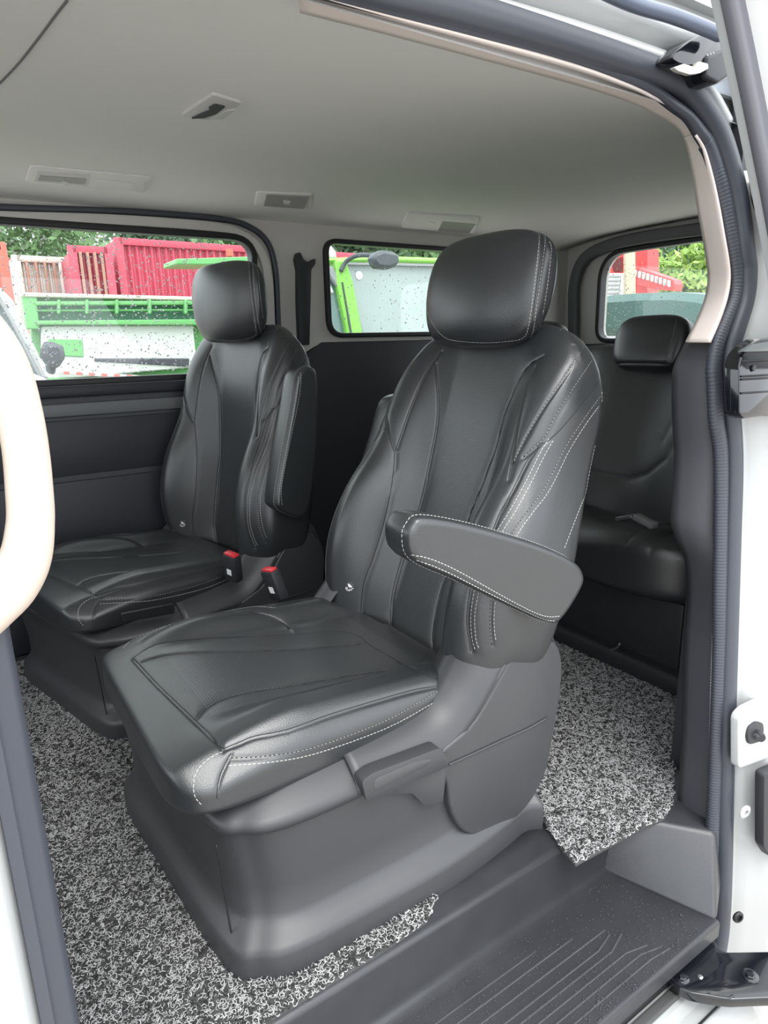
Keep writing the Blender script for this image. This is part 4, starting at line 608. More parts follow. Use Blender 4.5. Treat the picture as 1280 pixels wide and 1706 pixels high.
# ledges and pressed lines of the far door panel
def rail(name, x0, x1, z0, z1, dep, m, b=.006): return struct(box(name, ((x0+x1)/2, YF-.012-dep/2, (z0+z1)/2), (x1-x0, dep, z1-z0), m, None, b))
rail('trim_far_sill', -1.6, 1.18, .895, .935, .030, DARKP, .010)
rail('trim_far_ledge', -1.6, 1.17, .828, .874, .020, GREYP, .008)
rail('trim_far_door_band', -1.6, 1.17, .62, .815, .008, DARKP, .004)
rail('trim_far_door_pocket', -1.6, 1.13, .22, .60, .012, DARKP, .006)
rail('trim_far_door_kick', -1.6, 1.13, .0, .20, .02, DARKP, .006)
def window(name, loop, nrm, prof=.011, m=RUBBLK):
    g = struct(new(name, [p+Vector(nrm)*.02 for p in loop], [tuple(range(len(loop)))], GLASS, smooth=False))
    return g
g1 = window('window_1', W1, (0, 1, 0)); g2 = window('window_2', W2, (0, 1, 0))
struct(sweep('trim_window_1', W1, rrect(.024, .05, .006), RUBBLK, closed=True))
struct(sweep('trim_window_2', W2, rrect(.020, .05, .006), RUBBLK, closed=True))
# black door seal arc round the far sliding door
arc = [at(-150, 332, y=YF-.012), at(0, 345, y=YF-.012), at(200, 352, y=YF-.012), at(360, 364, y=YF-.012), at(415, 378, y=YF-.012), at(446, 405, y=YF-.012), at(459, 450, y=YF-.012), at(463, 520, y=YF-.012), at(466, 600, y=YF-.012)]
struct(sweep('trim_far_door_seal', catmull(arc, 8), rrect(.020, .024, .007), RUBBER))
arc2 = [p+Vector((-.035, -.004, -.03)) for p in arc]
struct(sweep('trim_far_door_lip', catmull(arc2, 8), rrect(.035, .014, .006), TRIMG))
# rear wall (tailgate) with window
XR = 2.90
def rring(y0, y1, z0, z1, rs, x, n=8): return round_poly([Vector((x, y0, z0)), Vector((x, y1, z0)), Vector((x, y1, z1)), Vector((x, y0, z1))], rs, n)
W3 = rring(.98, 2.33, 1.035, 1.46, [.06, .07, .14, .12], XR)
struct(plate('wall_rear', [Vector((XR, .8, -.05)), Vector((XR, 2.64, -.05)), Vector((XR, 2.64, 1.60)), Vector((XR, .8, 1.60))], [W3], TRIMG, (.05, 0, 0)))
struct(box('wall_rear_lower', (XR-.02, 1.70, .49), (.05, 1.70, 1.06), DARKP, None, .01))
window('window_3', W3, (1, 0, 0))
struct(sweep('trim_window_3', W3, rrect(.022, .05, .006), RUBBLK, closed=True, up=Vector((1, 0, 0))))
arch = catmull([at(p, q, x=XR-.035) for p, q in [(962, 1000), (957, 640), (956, 520), (958, 472), (972, 434), (1006, 412), (1070, 396), (1175, 381), (1400, 350)]], 8)
struct(sweep('trim_tailgate_arch', arch, rrect(.055, .04, .012), mat('dark_grey_trim', (.10, .10, .105), .6), up=Vector((1, 0, 0))))
# near side of the body behind the door, inner trim and outer skin
slab('wall_near', 1.40, 2.92, .80, .83, -.02, 1.55, DARKP)
slab('wall_front_near', -1.7, -.12, .70, .74, -.3, 1.0, PAINT)
# dashboard side is open to the windscreen: only a low bulkhead stands there
slab('wall_front', -1.75, -1.7, .7, 2.5, -.3, .8, BLACKP)
# headlining edge trim and rear pillar trim round the door, lofted between its inner and outer edge
inn = [(500, 22), (640, 57), (800, 99), (960, 142), (1050, 171), (1090, 190), (1114, 203), (1130, 215), (1139, 230), (1145, 250), (1155, 300), (1162, 350), (1170, 395), (1177, 440), (1179, 465), (1174, 497), (1160, 533), (1142, 569)]
ou = [(500, -14), (640, 25), (800, 67), (960, 112), (1052, 146), (1090, 165), (1120, 181), (1145, 201), (1164, 226), (1181, 252), (1196, 300), (1207, 345), (1215, 390), (1223, 435), (1225, 465), (1221, 495), (1210, 532), (1195, 569)]
def strip(name, inner, outer, m, di, do, kind=True, crown=.012, K=7, th=.004):
    A = catmull([ats(a, b, di) for a, b in inner], 4); B = catmull([ats(a, b, do) for a, b in outer], 4); vs = []
    for p, q in zip(A, B):
        for k in range(K):
            t = k/(K-1); o = p.lerp(q, t); d = (q-p).normalized(); vs.append(o+Vector((-.5, -.5, 0))*crown*math.sin(PI*t))
    f = loft_faces(len(A), K, False)
    o = new(name, vs, f, m); so = o.modifiers.new('s', 'SOLIDIFY'); so.thickness = th
    bm = bmesh.new(); bm.from_mesh(o.data); bmesh.ops.recalc_face_normals(bm, faces=bm.faces)
    bm.faces.ensure_lookup_table()
    s_ = sum(f.normal.dot(CAMP-f.calc_center_median()) for f in bm.faces)
    if s_ < 0: bmesh.ops.reverse_faces(bm, faces=bm.faces)
    bm.to_mesh(o.data); bm.free(); so.offset = -1
    return struct(o) if kind else o
ou2 = [(p[0]+(q[0]-p[0])*.22, p[1]+(q[1]-p[1])*.22) for p, q in zip(ou, inn)]
strip('trim_door_header', inn[:9], ou[:9], BEIGE, .085, .012)
strip('trim_pillar_upper', inn[8:], ou2[8:], BEIGE, .085, .012)
inb = [(1142, 569), (1133, 587), (1123, 609), (1119, 636), (1120, 700), (1123, 760), (1119, 830), (1118, 870), (1127, 900), (1140, 930), (1145, 980), (1143, 1020), (1140, 1060), (1138, 1130), (1137, 1200), (1132, 1290), (1126, 1370), (1120, 1420)]
oub = [(1195, 569), (1190, 587), (1186, 609), (1187, 640), (1190, 700), (1198, 760), (1198, 830), (1198, 880), (1197, 910), (1196, 950), (1196, 990), (1195, 1040), (1195, 1100), (1192, 1170), (1190, 1240), (1187, 1313), (1183, 1390), (1181, 1455)]
strip('trim_pillar_lower', inb, [(a+4+.6*i, b) for i, (a, b) in enumerate(oub)], PILLARP, .11, .014, crown=.02)
# the door seal: ribbed inner lip and smooth outer bulb, one loop round the aperture
so_ = [(500, -55), (640, -14), (760, 16), (940, 68), (1060, 108), (1120, 132), (1157, 160), (1200, 226), (1229, 325), (1243, 420), (1247, 455), (1242, 503), (1220, 577), (1216, 636), (1224, 760), (1221, 900), (1215, 1100), (1209, 1313), (1206, 1455), (1201, 1544), (1194, 1592)]
path = catmull([ats(a, b) for a, b in so_], 8)
wd = [float(np.interp(p.z, [-.6, -.1, .6, 1.1, 1.5], [1.35, 1.1, 1.0, 1.0, 1.25])) for p in path]
so1 = struct(sweep('trim_door_seal', path, [(-.017, -.012), (-.020, .004), (-.012, .012), (0, .014), (.011, .012), (.017, .002), (.015, -.012)], RUBBER, up=Vector((0, -1, 0)), scale=wd))

# ribbed inner lip of the door seal
ri = [(500, -27), (640, 11), (800, 53), (960, 97), (1052, 132), (1093, 153), (1124, 176), (1150, 196), (1169, 222), (1186, 248), (1202, 298), (1214, 345), (1222, 390), (1230, 435), (1232, 465), (1228, 497), (1214, 534), (1200, 570), (1193, 609), (1194, 640), (1197, 700), (1205, 760), (1205, 880), (1203, 990), (1202, 1100), (1194, 1313), (1187, 1455), (1181, 1530), (1173, 1590)]
path = catmull([ats(a, b, .008) for a, b in ri], 6)
Q = [path[0]]
for a, b in zip(path[:-1], path[1:]):
    k = max(1, int((b-a).length/.0016))
    for i in range(1, k+1): Q.append(a.lerp(b, i/k))
sc_ = [1.0+(.025 if (i % 4) < 2 else -.025)*(0 if Q[i].z > 1.36 else 1) for i in range(len(Q))]
kq = next(i for i, p in enumerate(Q) if p.z < 1.405 and p.x > .9)
struct(sweep('trim_door_seal_lip', Q[:kq+1], [(-.015, -.01), (-.017, 0), (-.010, .007), (0, .009), (.008, .006), (.010, -.004), (.010, -.012)], RUBBER, up=Vector((0, -1, 0)), scale=[.72]*(kq-40)+[.72+.28*i/40 for i in range(41)]))
struct(sweep('trim_door_seal_lip', Q[kq:], [(-.015, -.01), (-.017, 0), (-.010, .007), (0, .009), (.008, .007), (.014, -.002), (.015, -.012)], RUBBER, up=Vector((0, -1, 0)), scale=sc_[kq:]))
# white body pillar outboard of the seal
zs = np.linspace(-.75, 1.36, 40)
spz = [(p.z, p.x, p.y) for p in catmull([ats(a, b) for a, b in so_[6:]], 8)]
spz.sort(); zz = [q[0] for q in spz]
prof = [(-.03, .02), (.0, .002), (.032, 0), (.042, -.006), (.050, -.026), (.082, -.036), (.092, -.062), (.15, -.075), (.30, -.085), (.42, -.09)]
vs = []
for z in zs:
    x0 = float(np.interp(z, zz, [q[1] for q in spz])); y0 = yb(z)
    for a, b in prof: vs.append((x0+a, y0+b, z))
bp = struct(new('wall_pillar_body', vs, loft_faces(len(zs), len(prof), False), PAINT)); bp.data.set_sharp_from_angle(angle=math.radians(60))
so = bp.modifiers.new('s', 'SOLIDIFY'); so.thickness = .004
# roof rail over the door: lip, gutter channel and roof edge, swept rearward
lip = catmull([ats(a, b) for a, b in [(200, -130), (500, -75), (640, -34), (760, -4), (940, 46), (1060, 84), (1125, 108), (1162, 132), (1190, 165), (1212, 205)]], 6)
struct(sweep('trim_roof_lip', lip, [(-.012, -.02), (-.012, .006), (0, .012), (.010, .006), (.010, -.02)], PAINT, up=Vector((0, -1, 0))))
gx = np.linspace(-1.7, 1.45, 12); gp = [(.815, 1.452), (.835, 1.465), (.845, 1.50), (.83, 1.535), (.80, 1.55), (.795, 1.565), (.80, 1.60), (.84, 1.615), (.9, 1.62)]
vs = [(x, y, z) for x in gx for y, z in gp]
gt = struct(new('trim_roof_gutter', vs, loft_faces(12, len(gp), False), PAINT)); gt.data.set_sharp_from_angle(angle=math.radians(50))
struct(box('trim_roof_track', (-.1, .825, 1.512), (3.0, .012, .03), mat('track_grey', (.30, .33, .37), .35, metal=.4), None, .003))
rl = [at(700, -190, y=.74), at(900, -72, y=.74), at(1040, 0, y=.74), at(1120, 26, y=.74), at(1168, 44, y=.74), at(1200, 58, y=.74)]
tag(sweep('roof_rail', catmull(rl, 6), circ(.011, 10), mat('blue_grey_rubber', (.10, .12, .17), .4)), 'dark round roof rail running above the door gutter', 'rail')
# the open sliding door, slid back along the flank: leading edge with its seal
ed = [at(1199, -70, y=.56), at(1213, 0, y=.56), at(1240, 130, y=.555), at(1262, 240, y=.55), at(1283, 350, y=.545), at(1302, 460, y=.54), at(1316, 560, y=.53)]
ed = catmull(ed, 5)
door = empty('sliding_door', (1.4, .5, .6), 'white sliding door slid open behind the rear pillar', 'door')
vs = []
for p in ed:
    for a, b in ((0, .02), (.012, -.005), (.03, -.03), (.08, -.04), (.9, -.05)): vs.append(p+Vector((a, b, 0)))
o = new('door_panel', vs, loft_faces(len(ed), 5, False), PAINT, door); so = o.modifiers.new('s', 'SOLIDIFY'); so.thickness = .006
sweep('edge_seal', [p+Vector((.006, -.004, 0)) for p in ed], [(-.015, -.008), (-.015, .004), (-.006, .012), (.003, .006), (.009, .012), (.015, .004), (.015, -.008)], mat('silver_rubber', (.13, .13, .15), .3), door, up=Vector((0, -1, 0)))
# upper roller bracket at the top corner
def poly_at(px, y=None, z=None, dy=None): return [ats(a, b, dy) if dy is not None else at(a, b, y=y, z=z) for a, b in px]
ub = empty('roller_bracket', ats(1180, 100, -.01), 'black roller bracket at the upper rear corner of the door opening', 'bracket')
pb_ = [(1120, 97), (1124, 88), (1150, 68), (1175, 55), (1208, 40), (1218, 60), (1226, 82), (1229, 108), (1218, 128), (1196, 140), (1180, 136), (1172, 124), (1160, 112), (1130, 104)]
b_ = prism('bracket_body', round_poly(poly_at(pb_, dy=-.05), .006, 3), (0, .05, 0), GLOSSB, ub, .008, 3)
for i in range(4): sweep('cooling_fin', [ats(1179+i*5, 91-i*1.5, -.053), ats(1181+i*5, 100-i*1.2, -.053)], circ(.0012, 6), CHROME, b_)
prism('roller_cover', round_poly(poly_at([(1180, 92), (1214, 78), (1228, 96), (1224, 120), (1198, 138), (1178, 128)], dy=-.058), .008, 3), (0, .014, 0), BLACKP, b_, .005, 3)
pt = prism('guide_tab', round_poly(poly_at([(1123, 112), (1140, 106), (1158, 112), (1164, 102), (1180, 106), (1181, 114), (1166, 122), (1150, 124), (1130, 118)], dy=-.062), .003, 3), (0, .008, 0), mat('dull_metal', (.52, .50, .46), .5, metal=.3), ub, .002, 2)
pt['label'] = 'pale metal guide tab'
# striker with wire loop
st = empty('door_striker', ats(1266, 310, -.04), 'black door striker with wire loop on the upper white pillar', 'striker')
prism('striker_plate', round_poly(poly_at([(1262, 268), (1272, 258), (1300, 262), (1302, 372), (1284, 382), (1274, 370), (1268, 330)], dy=-.045), .006, 3), (0, .012, 0), GLOSSB, st, .003, 2)
lp = [ats(a, b, -.062) for a, b in [(1276, 292), (1258, 290), (1252, 300), (1254, 325), (1260, 348), (1268, 353), (1282, 350)]]
lp = [ats(1276, 292, -.045)]+lp+[ats(1284, 349, -.045)]
sweep('striker_loop', catmull(lp, 5), circ(.0035, 8), GLOSSB, st)
for a, b in ((1262, 277), (1278, 367)): disc('striker_screw', ats(a, b, -.047), (0, -1, 0), .006, .004, METAL, st, 14)
# centre latch pocket in the pillar
lt = empty('latch_pocket', ats(1258, 635, -.03), 'dark latch pocket in the white pillar at shoulder height', 'latch')
lo = [(1233, 612), (1238, 592), (1252, 574), (1272, 564), (1320, 560), (1325, 694), (1270, 694), (1242, 698), (1233, 690)]
prism('pocket_body', round_poly(poly_at(lo, dy=-.072), .006, 3), (0, .03, 0), GLOSSB, lt, .003, 2)
prism('pocket_hood', round_poly(poly_at([(1240, 585), (1256, 574), (1320, 563), (1322, 584), (1238, 586)], dy=-.076), .003, 2), (0, .01, 0), mat('pocket_grey', (.16, .18, .18), .3), lt, .002)
for yy in (602, 627, 632, 655): sweep('pocket_rib', [ats(1236, yy, -.074), ats(1320, yy-5, -.074)], circ(.0018, 6), BLACKP, lt)
disc('pocket_screw', ats(1255, 613, -.073), (0, -1, 0), .006, .003, BLACKP, lt, 14)
# bump stop on a raised pad, dimple, grommet, lower catch
struct(prism('trim_pillar_pad', round_poly(poly_at([(1232, 1196), (1244, 1182), (1320, 1145), (1322, 1250), (1232, 1282)], dy=-.046), .012, 4), (0, .02, 0), PAINT, None, .004, 3))
bs = empty('bump_stop', ats(1260, 1221, -.047), 'black rubber bump stop on the raised pad of the white pillar', 'bump stop')
q = poly_at([(1246, 1228), (1250, 1212), (1262, 1203), (1273, 1205), (1274, 1222), (1268, 1236), (1250, 1241)], dy=-.052)
b_ = prism('stop_flange', round_poly(q, .008, 4), (0, .008, 0), BLACKP, bs, .002, 2)
disc('stop_nose', ats(1262, 1223, -.052), (-.5, -.8, 0), .011, .016, BLACKP, bs, 20, .35)
disc('stop_tip', ats(1258, 1226, -.066), (-.5, -.8, 0), .006, .010, BLACKP, bs, 16, .35)
struct(disc('trim_pillar_dimple', ats(1241, 1352, -.045), (-.2, -1, 0), .015, .005, PAINT, None, 28, .5, inner=.006))
gr = empty('grommet', ats(1228, 1526, -.035), 'round black rubber grommet low on the white pillar', 'grommet')
disc('grommet_rim', ats(1229, 1527, -.040), (-.35, -1, .1), .013, .006, RUBBLK, gr, 28, .4, inner=.007)
disc('grommet_cap', ats(1229, 1527, -.038), (-.35, -1, .1), .0068, .004, BLACKP, gr, 20)
prism('catch_tmp', round_poly(poly_at([(1274, 1290), (1320, 1270), (1320, 1440), (1284, 1428), (1273, 1410)], dy=-.07), .01, 3), (0, .02, 0), BLACKP, None, .004, 2)
ct_ = bpy.data.objects['catch_tmp']; ct_.name = 'lower_catch'; tag(ct_, 'black plastic catch cover at the right edge of the pillar', 'catch')
# sill, step well and rocker
def extr(name, prof, x0, x1, m, parent=None, ang=35):
    vs = []; K = len(prof); xs_ = [x0, x1] if not hasattr(x0, '__len__') else x0
    for x in xs_:
        for y, z in prof: vs.append((x, y, z))
    o = new(name, vs, loft_faces(len(xs_), K, False), m, parent); o.data.set_sharp_from_angle(angle=math.radians(ang))
    bm = bmesh.new(); bm.from_mesh(o.data); bmesh.ops.recalc_face_normals(bm, faces=bm.faces)
    bm.faces.ensure_lookup_table()
    if sum(f.normal.dot(CAMP-f.calc_center_median()) for f in bm.faces) < 0: bmesh.ops.reverse_faces(bm, faces=bm.faces)
    bm.to_mesh(o.data); bm.free(); s_ = o.modifiers.new('s', 'SOLIDIFY'); s_.thickness = .012
    return o
def arcp(cx, cy, r, a0, a1, n=5): return [(cx+r*math.cos(math.radians(a0+(a1-a0)*i/n)), cy+r*math.sin(math.radians(a0+(a1-a0)*i/n))) for i in range(n+1)]
sp_ = [(.875, .001), (.83, .004)]+arcp(.797, -.008, .012, 90, 180)+[(.782, -.06)]+arcp(.762, -.108, .012, 0, -90)[:0]+arcp(.793-.001, -.108, .012, 180, 190, 1)[:0]+[(.780, -.10), (.778, -.112), (.770, -.119), (.755, -.121), (.65, -.122)]+arcp(.561, -.130, .008, 90, 180)+[(.553, -.160), (.556, -.166), (.57, -.168), (.60, -.168)]
struct(extr('trim_step_well', sp_, -.6, 1.17, STEPP))
struct(box('wall_step_under', (.28, .70, -.30), (1.9, .18, .22), BLACKP, None, .004))
bm = bmesh.new()
P8 = [(1.075, .80, -.125), (1.163, .556, -.125), (1.36, .652, -.165), (1.42, .80, -.165), (1.118, .80, .002), (1.256, .625, .002), (1.37, .685, .002), (1.42, .80, .002)]
b8 = [bm.verts.new(p) for p in P8]
for q in ((0, 1, 2, 3), (4, 5, 6, 7), (0, 1, 5, 4), (1, 2, 6, 5), (2, 3, 7, 6), (3, 0, 4, 7)): bm.faces.new([b8[i] for i in q])
bmesh.ops.recalc_face_normals(bm, faces=bm.faces); bmesh.ops.bevel(bm, geom=bm.edges[:], offset=.010, segments=4, profile=.5, affect='EDGES')
struct(bm_obj('trim_step_end', bm, STEPP, None, True, 40))
# moulded tread ribs
tr = []
def groove_line(y, x1, hook): 
    P = [Vector((-.3, y, -.1216)), Vector((x1-.02, y, -.1216)), Vector((x1+.03, y+hook*.6, -.1222))]
    struct(sweep('trim_tread_rib', P, [(-.0022, 0), (-.0012, .0012), (.0012, .0012), (.0022, 0)], STEPP, up=Vector((0, 0, 1)), angle=30))
for y, x1, h in ((.722, .78, .0), (.700, .86, -.0), (.676, .93, -.0), (.652, .93, .02), (.636, .95, .025), (.618, .97, -.02), (.600, .99, -.02), (.582, 1.0, -.01)): groove_line(y, x1, h)
struct(extr('wall_rocker', [(.66, -.165), (.61, -.185), (.59, -.205), (.535, -.215), (.52, -.225), (.50, -.228), (.462, -.240), (.452, -.255), (.448, -.32), (.46, -.50)], -1.7, 1.15, PAINT))
rt = [Vector((x, .578, -.196)) for x in (-1.0, .5, 1.13)]
struct(sweep('trim_rocker_seal', rt, rrect(.028, .016, .006), RUBBLK, up=Vector((0, 0, 1))))
struct(sweep('trim_rocker_rail', [Vector((x, .552, -.207)) for x in (-1.0, .5, 1.13)], rrect(.020, .012, .004), mat('grey_rubber', (.07, .07, .07), .5), up=Vector((0, 0, 1))))
struct(sweep('trim_rocker_line', [Vector((x, .497, -.227)) for x in (-1.0, .5, 1.14)], rrect(.004, .004, .001), RUBBLK, up=Vector((0, 0, 1))))
# lower roller arm
ra = empty('door_hinge_bracket', at(1190, 1625, z=-.185), 'glossy wet black hinge bracket below the step at the rear end', 'bracket')
za = -.175
ap = [(1107, 1622), (1150, 1578), (1178, 1552), (1205, 1586), (1300, 1584), (1420, 1582), (1420, 1664), (1280, 1662), (1216, 1665), (1180, 1660), (1145, 1653), (1120, 1636)]
arm_o = prism('arm_plate', round_poly(poly_at(ap, z=za), .012, 4), (0, 0, -.022), GLOSSB, ra, .005, 3)
for a, b, r in ((1137, 1630, .013), (1250, 1626, .016)):
    disc('bolt_seat', at(a, b, z=za-.0005), (0, 0, 1), r, .003, GLOSSB, ra, 28, .5)
    disc('bolt_head', at(a, b, z=za+.002), (0, 0, 1), r*.55, .005, GLOSSB, ra, 6, .3)
disc('rivet', at(1167, 1628, z=za-.0005), (0, 0, 1), .005, .002, CHROME, ra, 14)
sweep('raised_edge', catmull([at(1113, 1626, z=za+.001), at(1146, 1651, z=za+.001), at(1182, 1658, z=za+.001), at(1212, 1663, z=za+.001), at(1222, 1658, z=za+.001)], 5), circ(.0022, 6), GLOSSB, arm_o, up=Vector((0, 0, 1)))
# front edge of the opening, close to the camera: white door jamb, dark seal strip
zf = np.linspace(-.3, .86, 12)
def post(name, prof, m, x0, z0=-.5, z1=.87):
    vs = [(x0+a, b, z) for z in np.linspace(z0, z1, 8) for a, b in prof]
    o = new(name, vs, loft_faces(8, len(prof)), m); bm = bmesh.new(); bm.from_mesh(o.data); bmesh.ops.recalc_face_normals(bm, faces=bm.faces); bm.to_mesh(o.data); bm.free()
    o.data.set_sharp_from_angle(angle=math.radians(50)); return struct(o)
post('trim_front_seal', [(-.014, .59), (-.012, .578), (-.002, .574), (.002, .580), (.012, .582), (.018, .590), (.019, .605), (.010, .615), (-.012, .615)], RUBBER, 0, -.6, 1.0)
post('wall_front_jamb', [(-.35, .60), (-.30, .57), (-.05, .565), (-.028, .570), (-.012, .585), (-.012, .64), (-.35, .66)], PAINT, 0, -.6, 1.0)
post('trim_front_pillar', [(-.25, .615), (.005, .617), (.010, .63), (.0, .72), (-.25, .74)], PILLARP, 0, -.1, 1.3)
hd = [at(a, b, y=.585) for a, b in [(-130, 470), (-80, 500), (-25, 555), (10, 612), (31, 684), (43, 750), (49, 815), (51, 870), (42, 930), (15, 975), (-25, 1010), (-70, 1050)]]
hs = [1.0, 1.0, 1.0, 1.0, 1.0, 1.0, 1.03, 1.05, 1.15, 1.3, 1.4, 1.4]
path = catmull(hd, 6); hsc = [float(np.interp(i, np.arange(0, len(hs)*6, 6), hs)) for i in range(len(path))]
tag(sweep('grab_handle', path, [(a, b) for a, b in rrect(.033, .028, .012, 6)], BEIGEH, up=Vector((0, 1, 0)), scale=hsc), 'beige grab handle on the front pillar, close at the left edge', 'grab handle')

# ------------------------------------------------------------------ rear bench
bench = empty('rear_seat', (1.9, 1.64, 0), 'black leather rear bench seat behind the captain seats', 'seat')
ta = math.radians(16)
def bench_back():
    W = lambda v: sinterp([(0, .67), (.4, .67), (.62, .655), (.68, .63)], v)
    F = lambda u, v: -.025*(1-smooth(np.abs(((u+.67) % .447)-.2235), .12, .20))*0-.015*np.cos(u*14)+.02*(v/.68)**2
    gr = [([(-.46, .62), (-.40, .44), (-.33, .26), (-.27, .20), (-.20, .17), (-.05, .17), (0, .17)], .006, .006), ([(-.55, .60), (-.50, .45), (-.45, .25), (-.44, .1)], .006, .006), ([(-.38, .62), (-.34, .45), (-.30, .32)], .004, .005)]
    p = Pad((1.93, 1.64, .40), (0, 1, 0), (math.sin(ta), 0, math.cos(ta)), (math.cos(ta), 0, -math.sin(ta)), -.08, .66, W, F, lambda u, v: .13+0*u, n=7, nv=6, grooves=gr)
    return p, p.build('backrest', 260, 90, LEATHER, bench, None, 5)
bbp, bbo = bench_back()
def bench_head(yc):
    W = lambda v: sinterp([(-.1, .125), (0, .145), (.1, .135)], v)
    p = Pad((2.07, yc, 1.035), (0, 1, 0), (math.sin(ta), 0, math.cos(ta)), (math.cos(ta), 0, -math.sin(ta)), -.095, .10, W, lambda u, v: .01*(u/.14)**2+0*v, lambda u, v: .10+0*u, n=4, nv=4, grooves=[([(-.11, -.1), (-.118, 0), (-.11, .1)], .003, .004), ([(-.12, -.075), (.12, -.075)], .004, .004)])
    return p, p.build('headrest', 110, 60, LEATHER, bench, None, 2)
bhp, bho = bench_head(1.475)
stitch_mesh('stitching', [bhp], [[bhp.pt(-.105, v) for v in np.linspace(-.07, .09, 16)], [bhp.pt(u, -.062) for u in np.linspace(-.105, .10, 16)]], bho, r=.0006)
bench_head(2.02)
W = lambda v: .67+0*v
cgr = [([(-.45, -.1), (-.455, .1), (-.455, .20), (-.46, .34), (-.47, .46)], .006, .006), ([(-.52, .22), (-.53, .30), (-.535, .46)], .005, .005), ([(-.67, .315), (-.53, .315)], .004, .004)]
bcp = Pad((2.0, 1.64, .44), (0, 1, 0), (-1, 0, 0), (0, 0, -1), -.05, .39, W, lambda u, v: -.04*np.sin(np.clip(v/.38, 0, 1)*PI*.6)-.008*np.cos(u*14), lambda u, v: .175+0*u, n=7, nv=2.8, grooves=[([(-.455, -.05), (-.455, .4)], .006, .006), ([(-.53, .2), (-.53, .4)], .005, .005)])
bco = bcp.build('seat_cushion', 280, 110, LEATHER, bench, None, 5)
stitch_mesh('stitching', [bcp], [[at(1104+i*3, 937, x=1.60) for i in range(14)], [at(1104+i*3, 942, x=1.60) for i in range(14)]], bco, r=.0007)
box('seat_frame', (1.88, 1.62, .15), (.30, 1.18, .26), BLACKP, bench, .01)
box('floor_rail', (1.86, 1.35, .035), (.36, .9, .07), BLACKP, bench, .02, seg=3)
wl = [at(a, b, x=1.69) for a, b in [(973, 1074), (985, 1079), (1000, 1083), (1016, 1083), (1028, 1079), (1033, 1072)]]
wo = sweep('wire_loop', catmull(wl, 5), circ(.0035, 8), METAL, bench); wo['label'] = 'bare metal wire loop under the cushion'
def rest(px, py):
    d = (at(px, py, x=1.8)-CAMP).normalized(); h = bcp.bvh.ray_cast(CAMP, d); return h[0]+Vector((-.004, 0, .012)) if h[0] is not None else at(px, py, x=1.8)
rb = box('belt_buckle', rest(1076, 874), (.03, .085, .022), mat('grey_buckle', (.22, .22, .22), .35), bench, .005, Euler((math.radians(8), 0, math.radians(-12))).to_matrix())
rb['label'] = 'grey belt buckle lying on the cushion'
box('belt_tongue', rest(1042, 868), (.02, .06, .012), METAL, bench, .003, Euler((math.radians(-20), 0, math.radians(10))).to_matrix())

# belt guide on the far pillar
hk = [(493, 432), (496, 421), (501, 420), (506, 432), (513, 437), (520, 434), (526, 430), (526, 440), (519, 449), (518, 500), (516, 575), (500, 575), (497, 500), (497, 450)]
o = prism('seat_belt_guide', round_poly(poly_at(hk, y=YF-.03), .006, 3), (0, .028, 0), BLACKP, None, .004, 2)
tag(o, 'black hooked seat belt guide on the grey pillar between the far windows', 'belt guide')
# ------------------------------------------------------------------ fittings on the headliner
def ceil_at(px, py):
    z = 1.55
    for _ in range(10): p = at(px, py, z=z); z = zc(p.x, p.y)
    return p
def fitting(name, px, label, cat, drop=.002, m=FIXT, r=.008):
    P = [ceil_at(a, b)-Vector((0, 0, drop)) for a, b in px]; c = Vector((0, 0, 0))
    for p in P: c += p
    c /= len(P); e = empty(name, c, label, cat)
    prism('frame', round_poly(P, r, 4), (0, 0, drop+.012), m, e, .003, 2)
    return e
def inset(e, name, px, m, drop=.008, r=.004, parent=None):
    P = [ceil_at(a, b)-Vector((0, 0, drop-.001)) for a, b in px]
    return prism(name, round_poly(P, r, 3), (0, 0, .006), m, e, .0012, 1)
SLOT = mat('dark_slot', (.05, .05, .06), .6)
e = fitting('belt_outlet', [(302, 188), (355, 153), (403, 168), (370, 194), (340, 196)], 'grey belt outlet with a dark curved slot in the headliner', 'ceiling outlet', .006)
inset(e, 'slot', [(318, 191), (334, 183), (350, 177), (347, 173), (357, 167), (375, 171), (360, 183), (340, 190)], SLOT, .010, .003)
inset(e, 'cover', [(350, 192), (375, 178), (392, 176), (372, 192)], FIXT, .010, .004)
e = fitting('roof_console', [(50, 274), (256, 294), (244, 318), (42, 302)], 'wide roof console with air vent and lamp above the far window', 'roof console', .005, m=HEADL, r=.02)
v_ = inset(e, 'air_vent', [(61, 281), (150, 288), (143, 305), (56, 297)], FIXT, .010); 
inset(e, 'vent_louvre', [(66, 286), (144, 292), (140, 301), (62, 294)], mat('vent_grey', (.36, .36, .35), .5), .012)
inset(e, 'vent_tab', [(102, 292), (114, 296), (112, 301), (102, 296)], FIXT, .016, .002)
inset(e, 'lamp_lens', [(163, 294), (224, 301), (216, 314), (159, 309)], LENS, .010)
inset(e, 'lamp_switch', [(230, 299), (243, 300), (239, 316), (226, 314)], FIXT, .011)
e = fitting('roof_vent', [(428, 318), (520, 322), (518, 345), (424, 342)], 'small rectangular roof vent near the pillar between the far windows', 'roof vent', .005, m=HEADL, r=.016)
inset(e, 'vent_louvre', [(444, 320), (516, 324), (506, 344), (439, 339)], mat('vent_grey', (.36, .36, .35), .5), .010)
inset(e, 'vent_tab', [(472, 329), (484, 330), (482, 335), (472, 334)], LENS, .013, .001)
e = fitting('roof_light', [(680, 352), (800, 360), (790, 388), (668, 378)], 'rear roof light and vent unit above the near headrest', 'ceiling light', .005, m=HEADL, r=.02)
inset(e, 'lamp_lens', [(676, 362), (728, 366), (722, 378), (674, 374)], FIXT, .010)
inset(e, 'vent_louvre', [(738, 365), (794, 369), (782, 385), (730, 381)], mat('vent_dark_grey', (.22, .22, .22), .5), .010)
